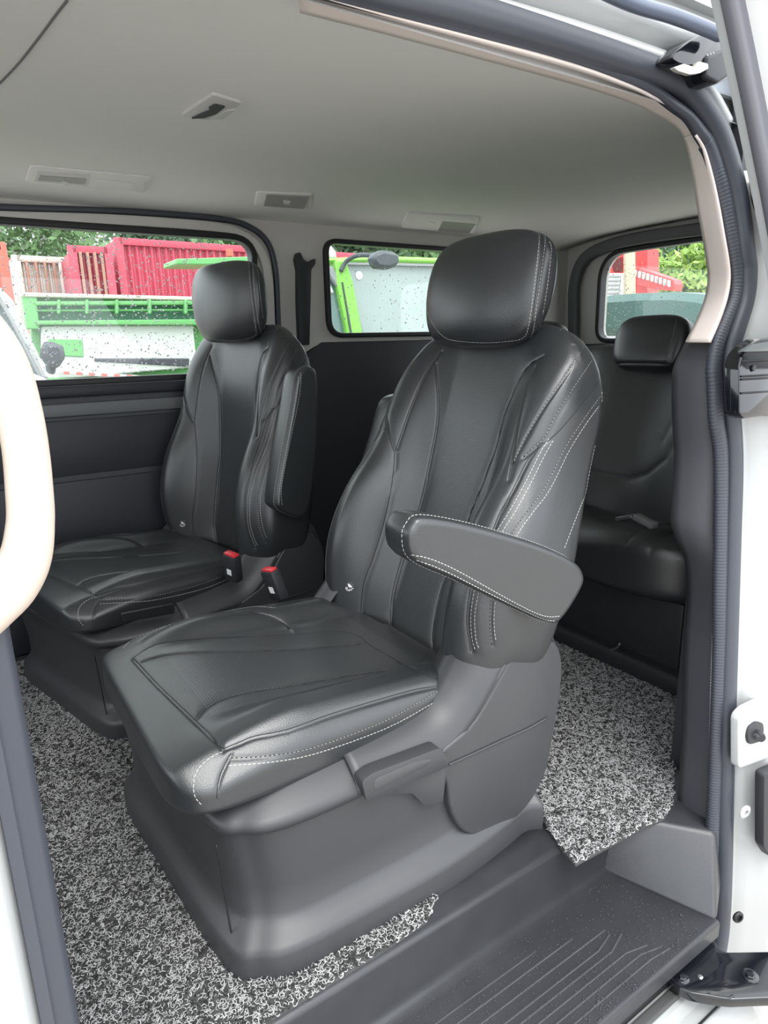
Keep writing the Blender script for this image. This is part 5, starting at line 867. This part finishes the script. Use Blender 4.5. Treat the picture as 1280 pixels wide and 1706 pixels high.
# ------------------------------------------------------------------ coil floor mats
def inside(poly, x, y):
    c = np.zeros(len(x), bool); n = len(poly); j = n-1
    for i in range(n):
        xi, yi = poly[i][:2]; xj, yj = poly[j][:2]
        k = ((yi > y) != (yj > y)) & (x < (xj-xi)*(y-yi)/(yj-yi+1e-12)+xi); c ^= k; j = i
    return c
def coil_mat(name, poly, n, label, th=.010, skip=None):
    root = prism(name, [Vector((a, b, .0)) for a, b in poly], (0, 0, th), BACKING, None, .003, 2); tag(root, label, 'floor mat')
    xs_ = [p[0] for p in poly]; ys_ = [p[1] for p in poly]
    x = RNG.uniform(min(xs_), max(xs_), n*3); y = RNG.uniform(min(ys_), max(ys_), n*3); k = inside(poly, x, y)
    if skip is not None: k &= ~skip(x, y)
    x = x[k][:n]; y = y[k][:n]; n = len(x)
    K = 5; ns = 3
    for nm, sel, m in (('pale_coils', RNG.random(n) < .60, COILW), ('dark_coils', None, COILB)):
        if sel is None: sel = ~last
        last = sel
        X, Y = x[sel], y[sel]; N = len(X)
        a = RNG.uniform(0, 2*PI, N); tilt = RNG.uniform(-.9, .9, N); R = RNG.uniform(.0026, .0052, N); span = RNG.uniform(2.2, 4.6, N); ph = RNG.uniform(0, 2*PI, N); rr = RNG.uniform(.00055, .00085, N)
        z0 = th+RNG.uniform(-.0005, .004, N)
        ca, sa = np.cos(a), np.sin(a); e1 = np.stack([ca, sa, 0*a], 1); e2 = np.stack([-sa*np.cos(tilt), ca*np.cos(tilt), np.sin(tilt)], 1); e3 = np.cross(e1, e2)
        V = []
        for i in range(K):
            t = ph+span*i/(K-1); c_ = np.cos(t)[:, None]; s_ = np.sin(t)[:, None]
            rad = c_*e1+s_*e2; P = np.stack([X, Y, z0], 1)+rad*R[:, None]+e3*(span*i/(K-1)*.0006)[:, None]
            for j in range(ns):
                b = 2*PI*j/ns; V.append(P+(rad*math.cos(b)+e3*math.sin(b))*rr[:, None])
        V = np.stack(V, 1).reshape(-1, 3)
        base = np.arange(N)[:, None, None]*(K*ns)
        q = []
        for i in range(K-1):
            for j in range(ns): q.append([i*ns+j, i*ns+(j+1) % ns, (i+1)*ns+(j+1) % ns, (i+1)*ns+j])
        Fq = (base+np.array(q)[None]).reshape(-1, 4)
        me = bpy.data.meshes.new(nm); me.vertices.add(len(V)); me.vertices.foreach_set('co', V.reshape(-1))
        me.loops.add(Fq.size); me.loops.foreach_set('vertex_index', Fq.reshape(-1)); me.polygons.add(len(Fq)); me.polygons.foreach_set('loop_start', np.arange(0, Fq.size, 4)); me.update(calc_edges=True); me.validate()
        me.polygons.foreach_set('use_smooth', [True]*len(me.polygons)); me.materials.append(m)
        o = bpy.data.objects.new(nm, me); link(o, root); o['kind'] = 'stuff'
    return root
fm = [(-.35, .795), (.50, .795), (.60, .80), (.66, .84), (.66, 2.46), (-.35, 2.46)]
def under_seat(x, y): return ((x > .30) & (y > .95) & (y < 1.46)) | ((x > .25) & (y > 1.88))
coil_mat('coil_floor_mat', fm, 75000, 'large grey coil floor mat in front of and under the captain seats', skip=under_seat)
rm = [(1.675, 1.60), (1.69, 1.463), (1.706, 1.245), (1.782, 1.042), (1.62, .96), (1.40, .82), (1.256, .730), (1.20, .712), (1.137, .722), (1.04, .728), (.932, .735), (.945, .79), (.972, .86), (1.02, .934), (1.02, 1.60)]
coil_mat('coil_floor_mat', rm, 42000, 'smaller grey coil floor mat behind the near captain seat, overhanging the step')
# ------------------------------------------------------------------ rain drops
def drops(name, P, Nrm, R, m, parent=None, flat=.5):
    bm = bmesh.new(); bmesh.ops.create_icosphere(bm, subdivisions=1, radius=1); base = np.array([v.co[:] for v in bm.verts]); fc = np.array([[v.index for v in f.verts] for f in bm.faces]); bm.free()
    n_ = Vector(Nrm).normalized(); a = n_.orthogonal().normalized(); b = n_.cross(a); M = np.array([a[:], b[:], (n_*flat)[:]])
    V = (base @ M)[None]*np.array(R)[:, None, None]+np.array(P)[:, None, :]; Fc = fc[None]+np.arange(len(P))[:, None, None]*len(base)
    o = new(name, V.reshape(-1, 3).tolist(), Fc.reshape(-1, 3).tolist(), m, parent); return o
def pane_drops(g, x0, x1, z0, z1, n, axis='y', rmin=.0014, rmax=.0045):
    u = RNG.uniform(x0, x1, n); v = z0+(z1-z0)*RNG.random(n); r = rmin+(rmax-rmin)*RNG.random(n)**3
    P = [(a, YF+.018, b) if axis == 'y' else (XR+.018, a, b) for a, b in zip(u, v)]
    o = drops('rain_drops', P, (0, -1, 0) if axis == 'y' else (-1, 0, 0), r, DROP, g); o['kind'] = 'stuff'
pane_drops(g1, -.1, 1.0, .965, 1.44, 3200)
pane_drops(g2, 1.45, 2.05, 1.10, 1.45, 260)
g3 = bpy.data.objects['window_3']
pane_drops(g3, 1.6, 2.32, 1.06, 1.44, 700, 'x')
n = 1500; xx = RNG.uniform(.2, 1.12, n); yy = .56+.20*RNG.random(n)**1.6
WET = mat('water_bead', (.03, .032, .036), .08, trans=.0, coat=1)
o = drops('water_beads', [(a, b, -.1205) for a, b in zip(xx, yy)], (0, 0, 1), RNG.uniform(.0006, .0016, n), WET, None, .4)
tag(o, 'scattered rain beads on the black step tread', 'water drops', kind='stuff')

# ------------------------------------------------------------------ outside the windows
GZ = -.62
def G(*a, **k): return mat(*a, **k)
struct(box('ground', (6, 8, GZ-.05), (80, 60, .1), mat('wet_asphalt', (.40, .37, .34), .7, bump=('noise', 60, .5, .01), var=.4, vscale=90), None, 0))
GREEN = mat('truck_green', (.12, .36, .12), .4, var=.08, vscale=2)
LIME = mat('cab_green', (.20, .50, .08), .35)
REDC = mat('container_red', (.42, .055, .09), .55, var=.15, vscale=3)
REDO = mat('container_orange_red', (.62, .10, .07), .55, var=.1, vscale=3)
CREAM = mat('container_cream', (.52, .48, .43), .6, var=.12, vscale=4)
TGREY = mat('truck_white_panel', (.50, .53, .51), .5, var=.03, vscale=3)
DK = mat('truck_dark', (.05, .06, .07), .5)
def container(name, x0, x1, y, z0, z1, dep, m, label, rot=0, ribs=24, bars=False):
    c = Vector(((x0+x1)/2, y, 0)); w_ = x1-x0
    e = empty(name, (c.x, c.y, z0), label, 'container', 'shipping containers beyond the dump truck')
    q = Matrix.Rotation(rot, 3, 'Z')
    T = lambda x, yy, z: c+q @ Vector((x, yy, 0))+Vector((0, 0, z))
    # corrugated front wall
    P = []
    n = ribs*4+1
    for i in range(n):
        t = i/(n-1); k = i % 4; P.append((-w_/2+w_*t, -.05 if k in (1, 2) else 0))
    vs = [T(a, b, z) for z in (z0, z1) for a, b in P]; fs = [(i, i+1, n+i+1, n+i) for i in range(n-1)]
    new('wall_panel', vs, fs, m, e, smooth=False)
    box('body', c+q @ Vector((0, dep/2+.03, 0))+Vector((0, 0, (z0+z1)/2)), (w_-.02, dep, z1-z0-.02), m, e, .01, q)
    for zz_ in (z0+.06, z1-.06): box('rail', c+q @ Vector((0, -.03, 0))+Vector((0, 0, zz_)), (w_, .12, .12), m, e, .01, q)
    for s in (-1, 1): box('corner_post', c+q @ Vector((s*w_/2, -.02, 0))+Vector((0, 0, (z0+z1)/2)), (.14, .14, z1-z0), m, e, .01, q)
    if bars:
        for f_ in (-.3, -.1, .1, .3): box('lock_bar', c+q @ Vector((f_*w_, -.1, 0))+Vector((0, 0, (z0+z1)/2)), (.05, .05, z1-z0-.2), mat('bar_rust', (.30, .16, .12), .6), e, .01, q)
    return e
def span(pa, pb, y): a = at(*pa, y=y); b = at(*pb, y=y); return a, b
a, b = span((232, 415), (470, 498), 13.0)
yc = 13.0
L = at(205, 500, y=yc).x; R_ = at(460, 500, y=yc).x; top = at(300, 404, y=yc).z; bot = GZ
container('shipping_container', L, R_+2.2, yc, bot, top, 2.0, REDC, 'long red corrugated container, longest of the row beyond the truck', math.radians(2), 40)
L2 = at(131, 500, y=12.6).x; R2 = at(198, 500, y=12.6).x
container('shipping_container', L2, R2-.1, 12.6, bot, at(170, 412, y=12.6).z, 2.2, REDC, 'red container end with door bars beside the cream container', math.radians(-4), 8, True)
L3 = at(36, 500, y=15.0).x; R3_ = at(124, 500, y=15.0).x
container('shipping_container', L3, R3_-.15, 15.0, bot, at(80, 428, y=15.0).z, 2.2, CREAM, 'cream container between the red ones', math.radians(3), 9, True)
L4 = at(12, 500, y=17.5).x; R4 = at(36, 500, y=17.5).x
container('shipping_container', L4, R4, 17.5, bot, at(24, 432, y=17.5).z, 2.2, REDC, 'narrow dark red container left of the cream one', 0, 4)
L5 = at(-90, 500, y=12).x; R5 = at(15, 500, y=12).x
container('shipping_container', L5, R5, 12, bot, at(0, 404, y=12).z, 2.2, REDO, 'orange red container at the far left of the row', 0, 8)
# dump truck side: green bed with white lower panel
YT = 7.6
tk = empty('dump_truck', at(200, 600, y=YT), 'green dump truck bed with a white side panel behind the far window', 'truck')
def rect(name, pxs, y, th, m, parent, bev=.01): return prism(name, [at(a, b, y=y) for a, b in pxs], (0, th, 0), m, parent, bev, 1, angle=30)
rect('bed_side', [(52, 545), (52, 700), (560, 700), (560, 500), (345, 497), (60, 490)], YT+.12, .1, GREEN, tk)
rect('top_rail', [(34, 487), (560, 500), (560, 506), (34, 494)], YT-.05, .16, mat('rail_pale', (.55, .5, .42), .5), tk)
rect('post', [(36, 490), (62, 494), (66, 548), (44, 548)], YT-.03, .16, GREEN, tk)
rect('upper_bar', [(60, 502), (560, 500), (560, 507), (60, 509)], YT-.06, .06, GREEN, tk)
rect('inner_bar', [(60, 516), (560, 514), (560, 517), (60, 519)], YT-.04, .04, GREEN, tk)
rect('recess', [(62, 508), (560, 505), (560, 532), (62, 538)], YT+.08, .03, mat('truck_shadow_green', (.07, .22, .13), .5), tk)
rect('lower_bar', [(60, 534), (560, 530), (560, 542), (60, 541)], YT-.06, .12, GREEN, tk)
for px in (98, 145, 195, 250, 310, 370, 430): rect('stake', [(px-2, 499), (px+3, 499), (px+3, 523), (px-2, 523)], YT-.10, .07, GREEN, tk)
rect('white_panel', [(69, 543), (322, 541), (328, 600), (322, 612), (130, 629), (69, 632)], YT+.02, .06, TGREY, tk)
rect('green_patch', [(80, 565), (138, 566), (140, 595), (80, 592)], YT-.0, .02, GREEN, tk)
rect('dark_bar', [(157, 597), (316, 597), (315, 611), (157, 602)], YT-.0, .02, mat('bar_slate', (.05, .05, .065), .5), tk)
rect('reflector_strip', [(94, 617), (380, 634), (380, 640), (94, 623)], YT-.03, .02, TGREY, tk)
for i in range(7): rect('red_reflector', [(106+i*21, 618+i*1.2), (116+i*21, 618.6+i*1.2), (116+i*21, 624+i*1.2), (106+i*21, 623.4+i*1.2)], YT-.04, .01, mat('reflector_red', (.7, .12, .1), .4), tk)
rect('skirt', [(60, 628), (560, 645), (560, 760), (60, 760)], YT, .05, GREEN, tk)
rect('visor_board', [(294, 431), (330, 430), (425, 427), (425, 438), (340, 441), (294, 440)], YT, .5, GREEN, tk)
rect('visor_post', [(408, 430), (425, 430), (425, 560), (408, 560)], YT+.1, .1, GREEN, tk)
disc('beacon', at(383, 427, y=YT+.2), (0, 0, 1), .04, .08, REDO, tk)
# green cab
YK = 5.2
cb = empty('truck_cab', at(620, 600, y=YK), 'bright green truck cab with a large windscreen behind the second window', 'truck')
rect('roof', [(530, 430), (640, 426), (1000, 440), (1000, 448), (640, 436), (530, 438)], YK+.02, .5, LIME, cb, .02)
rect('windscreen_pillar', [(560, 432), (578, 432), (590, 470), (607, 560), (610, 600), (586, 600), (578, 540), (563, 470)], YK-.02, .12, LIME, cb, .02)
rect('pillar_line', [(570, 470), (572, 470), (588, 560), (590, 590), (588, 590), (585, 560)], YK-.03, .02, DK, cb, 0)
rect('windscreen', [(576, 440), (1000, 448), (1000, 640), (612, 640), (590, 500)], YK+.06, .03, mat('milky_glass', (.27, .33, .32), .3, var=.18, vscale=2), cb)
rect('screen_seal', [(572, 437), (578, 437), (617, 600), (611, 600)], YK+.02, .06, mat('seal_grey', (.22, .24, .25), .5), cb, .004)
rect('screen_seal', [(575, 437), (1000, 446), (1000, 450), (575, 441)], YK+.02, .06, mat('seal_grey', (.22, .24, .25), .5), cb, .004)
rect('side_window', [(530, 455), (552, 462), (566, 500), (576, 560), (580, 610), (530, 610)], YK+.05, .03, mat('dark_glass', (.10, .17, .16), .1), cb)
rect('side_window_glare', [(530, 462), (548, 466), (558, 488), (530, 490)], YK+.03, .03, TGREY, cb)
rect('door_frame', [(530, 440), (556, 444), (572, 478), (562, 478), (548, 456), (530, 452)], YK, .05, mat('seal_grey', (.22, .24, .25), .5), cb)
mr = rect('wing_mirror', [(624, 422), (640, 416), (664, 420), (670, 430), (666, 442), (650, 448), (632, 446), (622, 436)], YK-.5, .12, DK, cb, .03)
sweep('mirror_bracket', catmull([at(640, 428, y=YK-.42), at(600, 425, y=YK-.2), at(578, 435, y=YK-.05), at(568, 452, y=YK-.03)], 5), circ(.02, 8), DK, cb)
disc('sticker', at(598, 459, y=YK+.058), (0, -1, 0), .035, .006, WHITEP, cb)
rect('beacon_lamp', [(540, 410), (550, 406), (560, 418), (562, 430), (536, 430)], YK+.1, .15, TGREY, cb)
rect('front_panel', [(530, 600), (1000, 640), (1000, 900), (530, 900)], YK+.04, .6, LIME, cb)
# white car beside the van, seen at the left of the far window
cr = empty('car', at(40, 600, y=4.2), 'white car with black wing mirror just beyond the far window', 'car')
YQ = 4.2
rect('windscreen', [(-200, 470), (0, 500), (20, 530), (62, 615), (64, 640), (-200, 640)], YQ+.1, .05, mat('car_glass', (.25, .33, .34), .1), cr)
rect('roof_pillar', [(-200, 440), (-20, 466), (0, 478), (22, 500), (84, 632), (68, 632), (16, 530), (-2, 500), (-200, 470)], YQ, .12, PAINT, cr, .015)
rect('bonnet', [(-200, 622), (56, 622), (86, 634), (92, 648), (92, 760), (-200, 760)], YQ-.05, 1.2, PAINT, cr, .03)
mrr = rect('wing_mirror', [(71, 574), (78, 569), (98, 569), (107, 578), (110, 592), (108, 606), (88, 618), (82, 610), (72, 596)], YQ-.25, .14, DK, cr, .03)
rect('mirror_stalk', [(80, 605), (95, 608), (92, 625), (82, 622)], YQ-.2, .12, DK, cr, .01)
# red building with stairs and corrugated shed roof, through the rear window
XB = 16.0
def rectx(name, pxs, x, th, m, parent, bev=.01): return prism(name, [at(a, b, x=x) if b < 900 else Vector((*at(a, 560, x=x)[:2], GZ)) for a, b in pxs], (th, 0, 0), m, parent, bev, 1, angle=30)
BRED = mat('building_red', (.66, .06, .06), .5, var=.08, vscale=1)
bl = empty('building', at(1060, 520, x=XB), 'red building with an outside staircase behind the rear window', 'building')
rectx('wall', [(985, 440), (1030, 418), (1079, 414), (1079, 470), (1079, 950), (985, 950)], XB, .5, BRED, bl)
rectx('doorway', [(1018, 434), (1036, 428), (1036, 453), (1022, 453)], XB-.05, .05, mat('doorway_dark', (.12, .02, .02), .6), bl)
rectx('stair', [(1045, 440), (1122, 466), (1125, 474), (1122, 485), (1090, 482), (1060, 474), (1045, 470)], XB-.4, .35, BRED, bl)
for i in range(9): rectx('baluster', [(1056+i*7, 449+i*2.2), (1058.5+i*7, 449.7+i*2.2), (1058.5+i*7, 461+i*2.1), (1056+i*7, 460+i*2.1)], XB-.5, .08, TGREY, bl, 0)
sh = rectx('shed_roof', [(990, 455), (1036, 455), (1034, 950), (990, 950)], XB-3, .3, mat('corrugated_grey', (.50, .52, .53), .45), None)
# corrugation as ridges
tag(sh, 'grey corrugated shed roof below the red building', 'roof')
for i in range(6): sweep('ridge', [at(990, 459+i*7, x=XB-3.02), at(1034-i, 459+i*7, x=XB-3.02)], circ(.05, 6), sh.data.materials[0], sh)
o = rectx('utility_pole', [(1037, 380), (1046, 380), (1049, 660), (1036, 660)], XB-3.5, .3, mat('pole_tan', (.42, .38, .28), .8), None, .05); tag(o, 'tan pole standing before the red building', 'pole')
o = rectx('parked_car', [(985, 498), (1010, 492), (1060, 488), (1120, 486), (1165, 490), (1200, 500), (1200, 560), (985, 560)], 8.0, 1.5, mat('car_dark_green', (.04, .10, .09), .25), None, .1); tag(o, 'dark green car roof low in the rear window', 'car')
# trees
LEAFS = [mat('leaf_green', (.10, .20, .07), .6), mat('leaf_dark', (.05, .11, .05), .6), mat('leaf_light', (.24, .38, .08), .6)]
BARK = mat('bark', (.14, .11, .08), .9)
def tree(c, r, h, li, label, cat='tree', n=2600, leaf=.16, sq=.8):
    e = empty('tree', (c.x, c.y, GZ), label, cat, 'trees beyond the yard')
    bm_ = [Vector((c.x, c.y, GZ)), Vector((c.x+.1, c.y, GZ+(h-GZ)*.4)), Vector((c.x, c.y, c.z))]
    sweep('trunk', catmull(bm_, 4), circ(.16, 8), BARK, e, up=Vector((0, 1, 0)))
    cl = RNG.normal(0, 1, (26, 3)); cl /= np.linalg.norm(cl, axis=1)[:, None]; cl *= RNG.uniform(.35, .8, (26, 1))
    pk = RNG.integers(0, 26, n); P = cl[pk]+RNG.normal(0, .22, (n, 3)); P *= np.array([r, r, r*sq]); P += np.array(c[:])
    D = RNG.normal(0, 1, (n, 3)); D /= np.linalg.norm(D, axis=1)[:, None]; E2 = np.cross(D, RNG.normal(0, 1, (n, 3))); E2 /= np.linalg.norm(E2, axis=1)[:, None]
    s = leaf*RNG.uniform(.6, 1.3, (n, 1)); V = np.stack([P-D*s, P+E2*s*.45, P+D*s, P-E2*s*.45], 1).reshape(-1, 3); Fc = np.arange(len(V)).reshape(-1, 4)
    new('foliage', V.tolist(), Fc.tolist(), LEAFS[li], e, smooth=False)
    return e
def T(px, py, y, r, li, label, **k): c = at(px, py, y=y); tree(c, r, c.z, li, label, **k)
T(20, 402, 24, 2.6, 0, 'leafy tree at the far left above the containers')
T(95, 400, 36, 3.0, 0, 'leafy tree behind the cream container')
T(200, 402, 52, 3.2, 1, 'small dark tree above the gap between containers', n=1200)
T(272, 408, 27, 1.9, 1, 'darker tree behind the long red container')
T(355, 412, 33, 3.0, 2, 'light green tree right of the long red container')
T(430, 405, 20, 1.8, 0, 'tree hidden partly by the far headrest')
T(590, 405, 16, 1.7, 1, 'dark tree above the green cab roof')
T(690, 415, 21, 1.9, 0, 'tree top right of the cab mirror')
def TX(px, py, x, r, li, label, **k): c = at(px, py, x=x); tree(c, r, c.z, li, label, **k)
TX(1100, 425, 27, 3.3, 1, 'dark tree behind the red staircase', n=4500)
TX(1152, 415, 35, 4.0, 0, 'tall tree at the right of the rear window', n=4500)
TX(1150, 470, 21, 1.5, 2, 'bright green bush right of the red staircase')
TX(1060, 405, 44, 4, 0, 'tree above the red building')
TX(1190, 545, 12, .7, 1, 'dark bush low at the right of the rear window', leaf=.08)
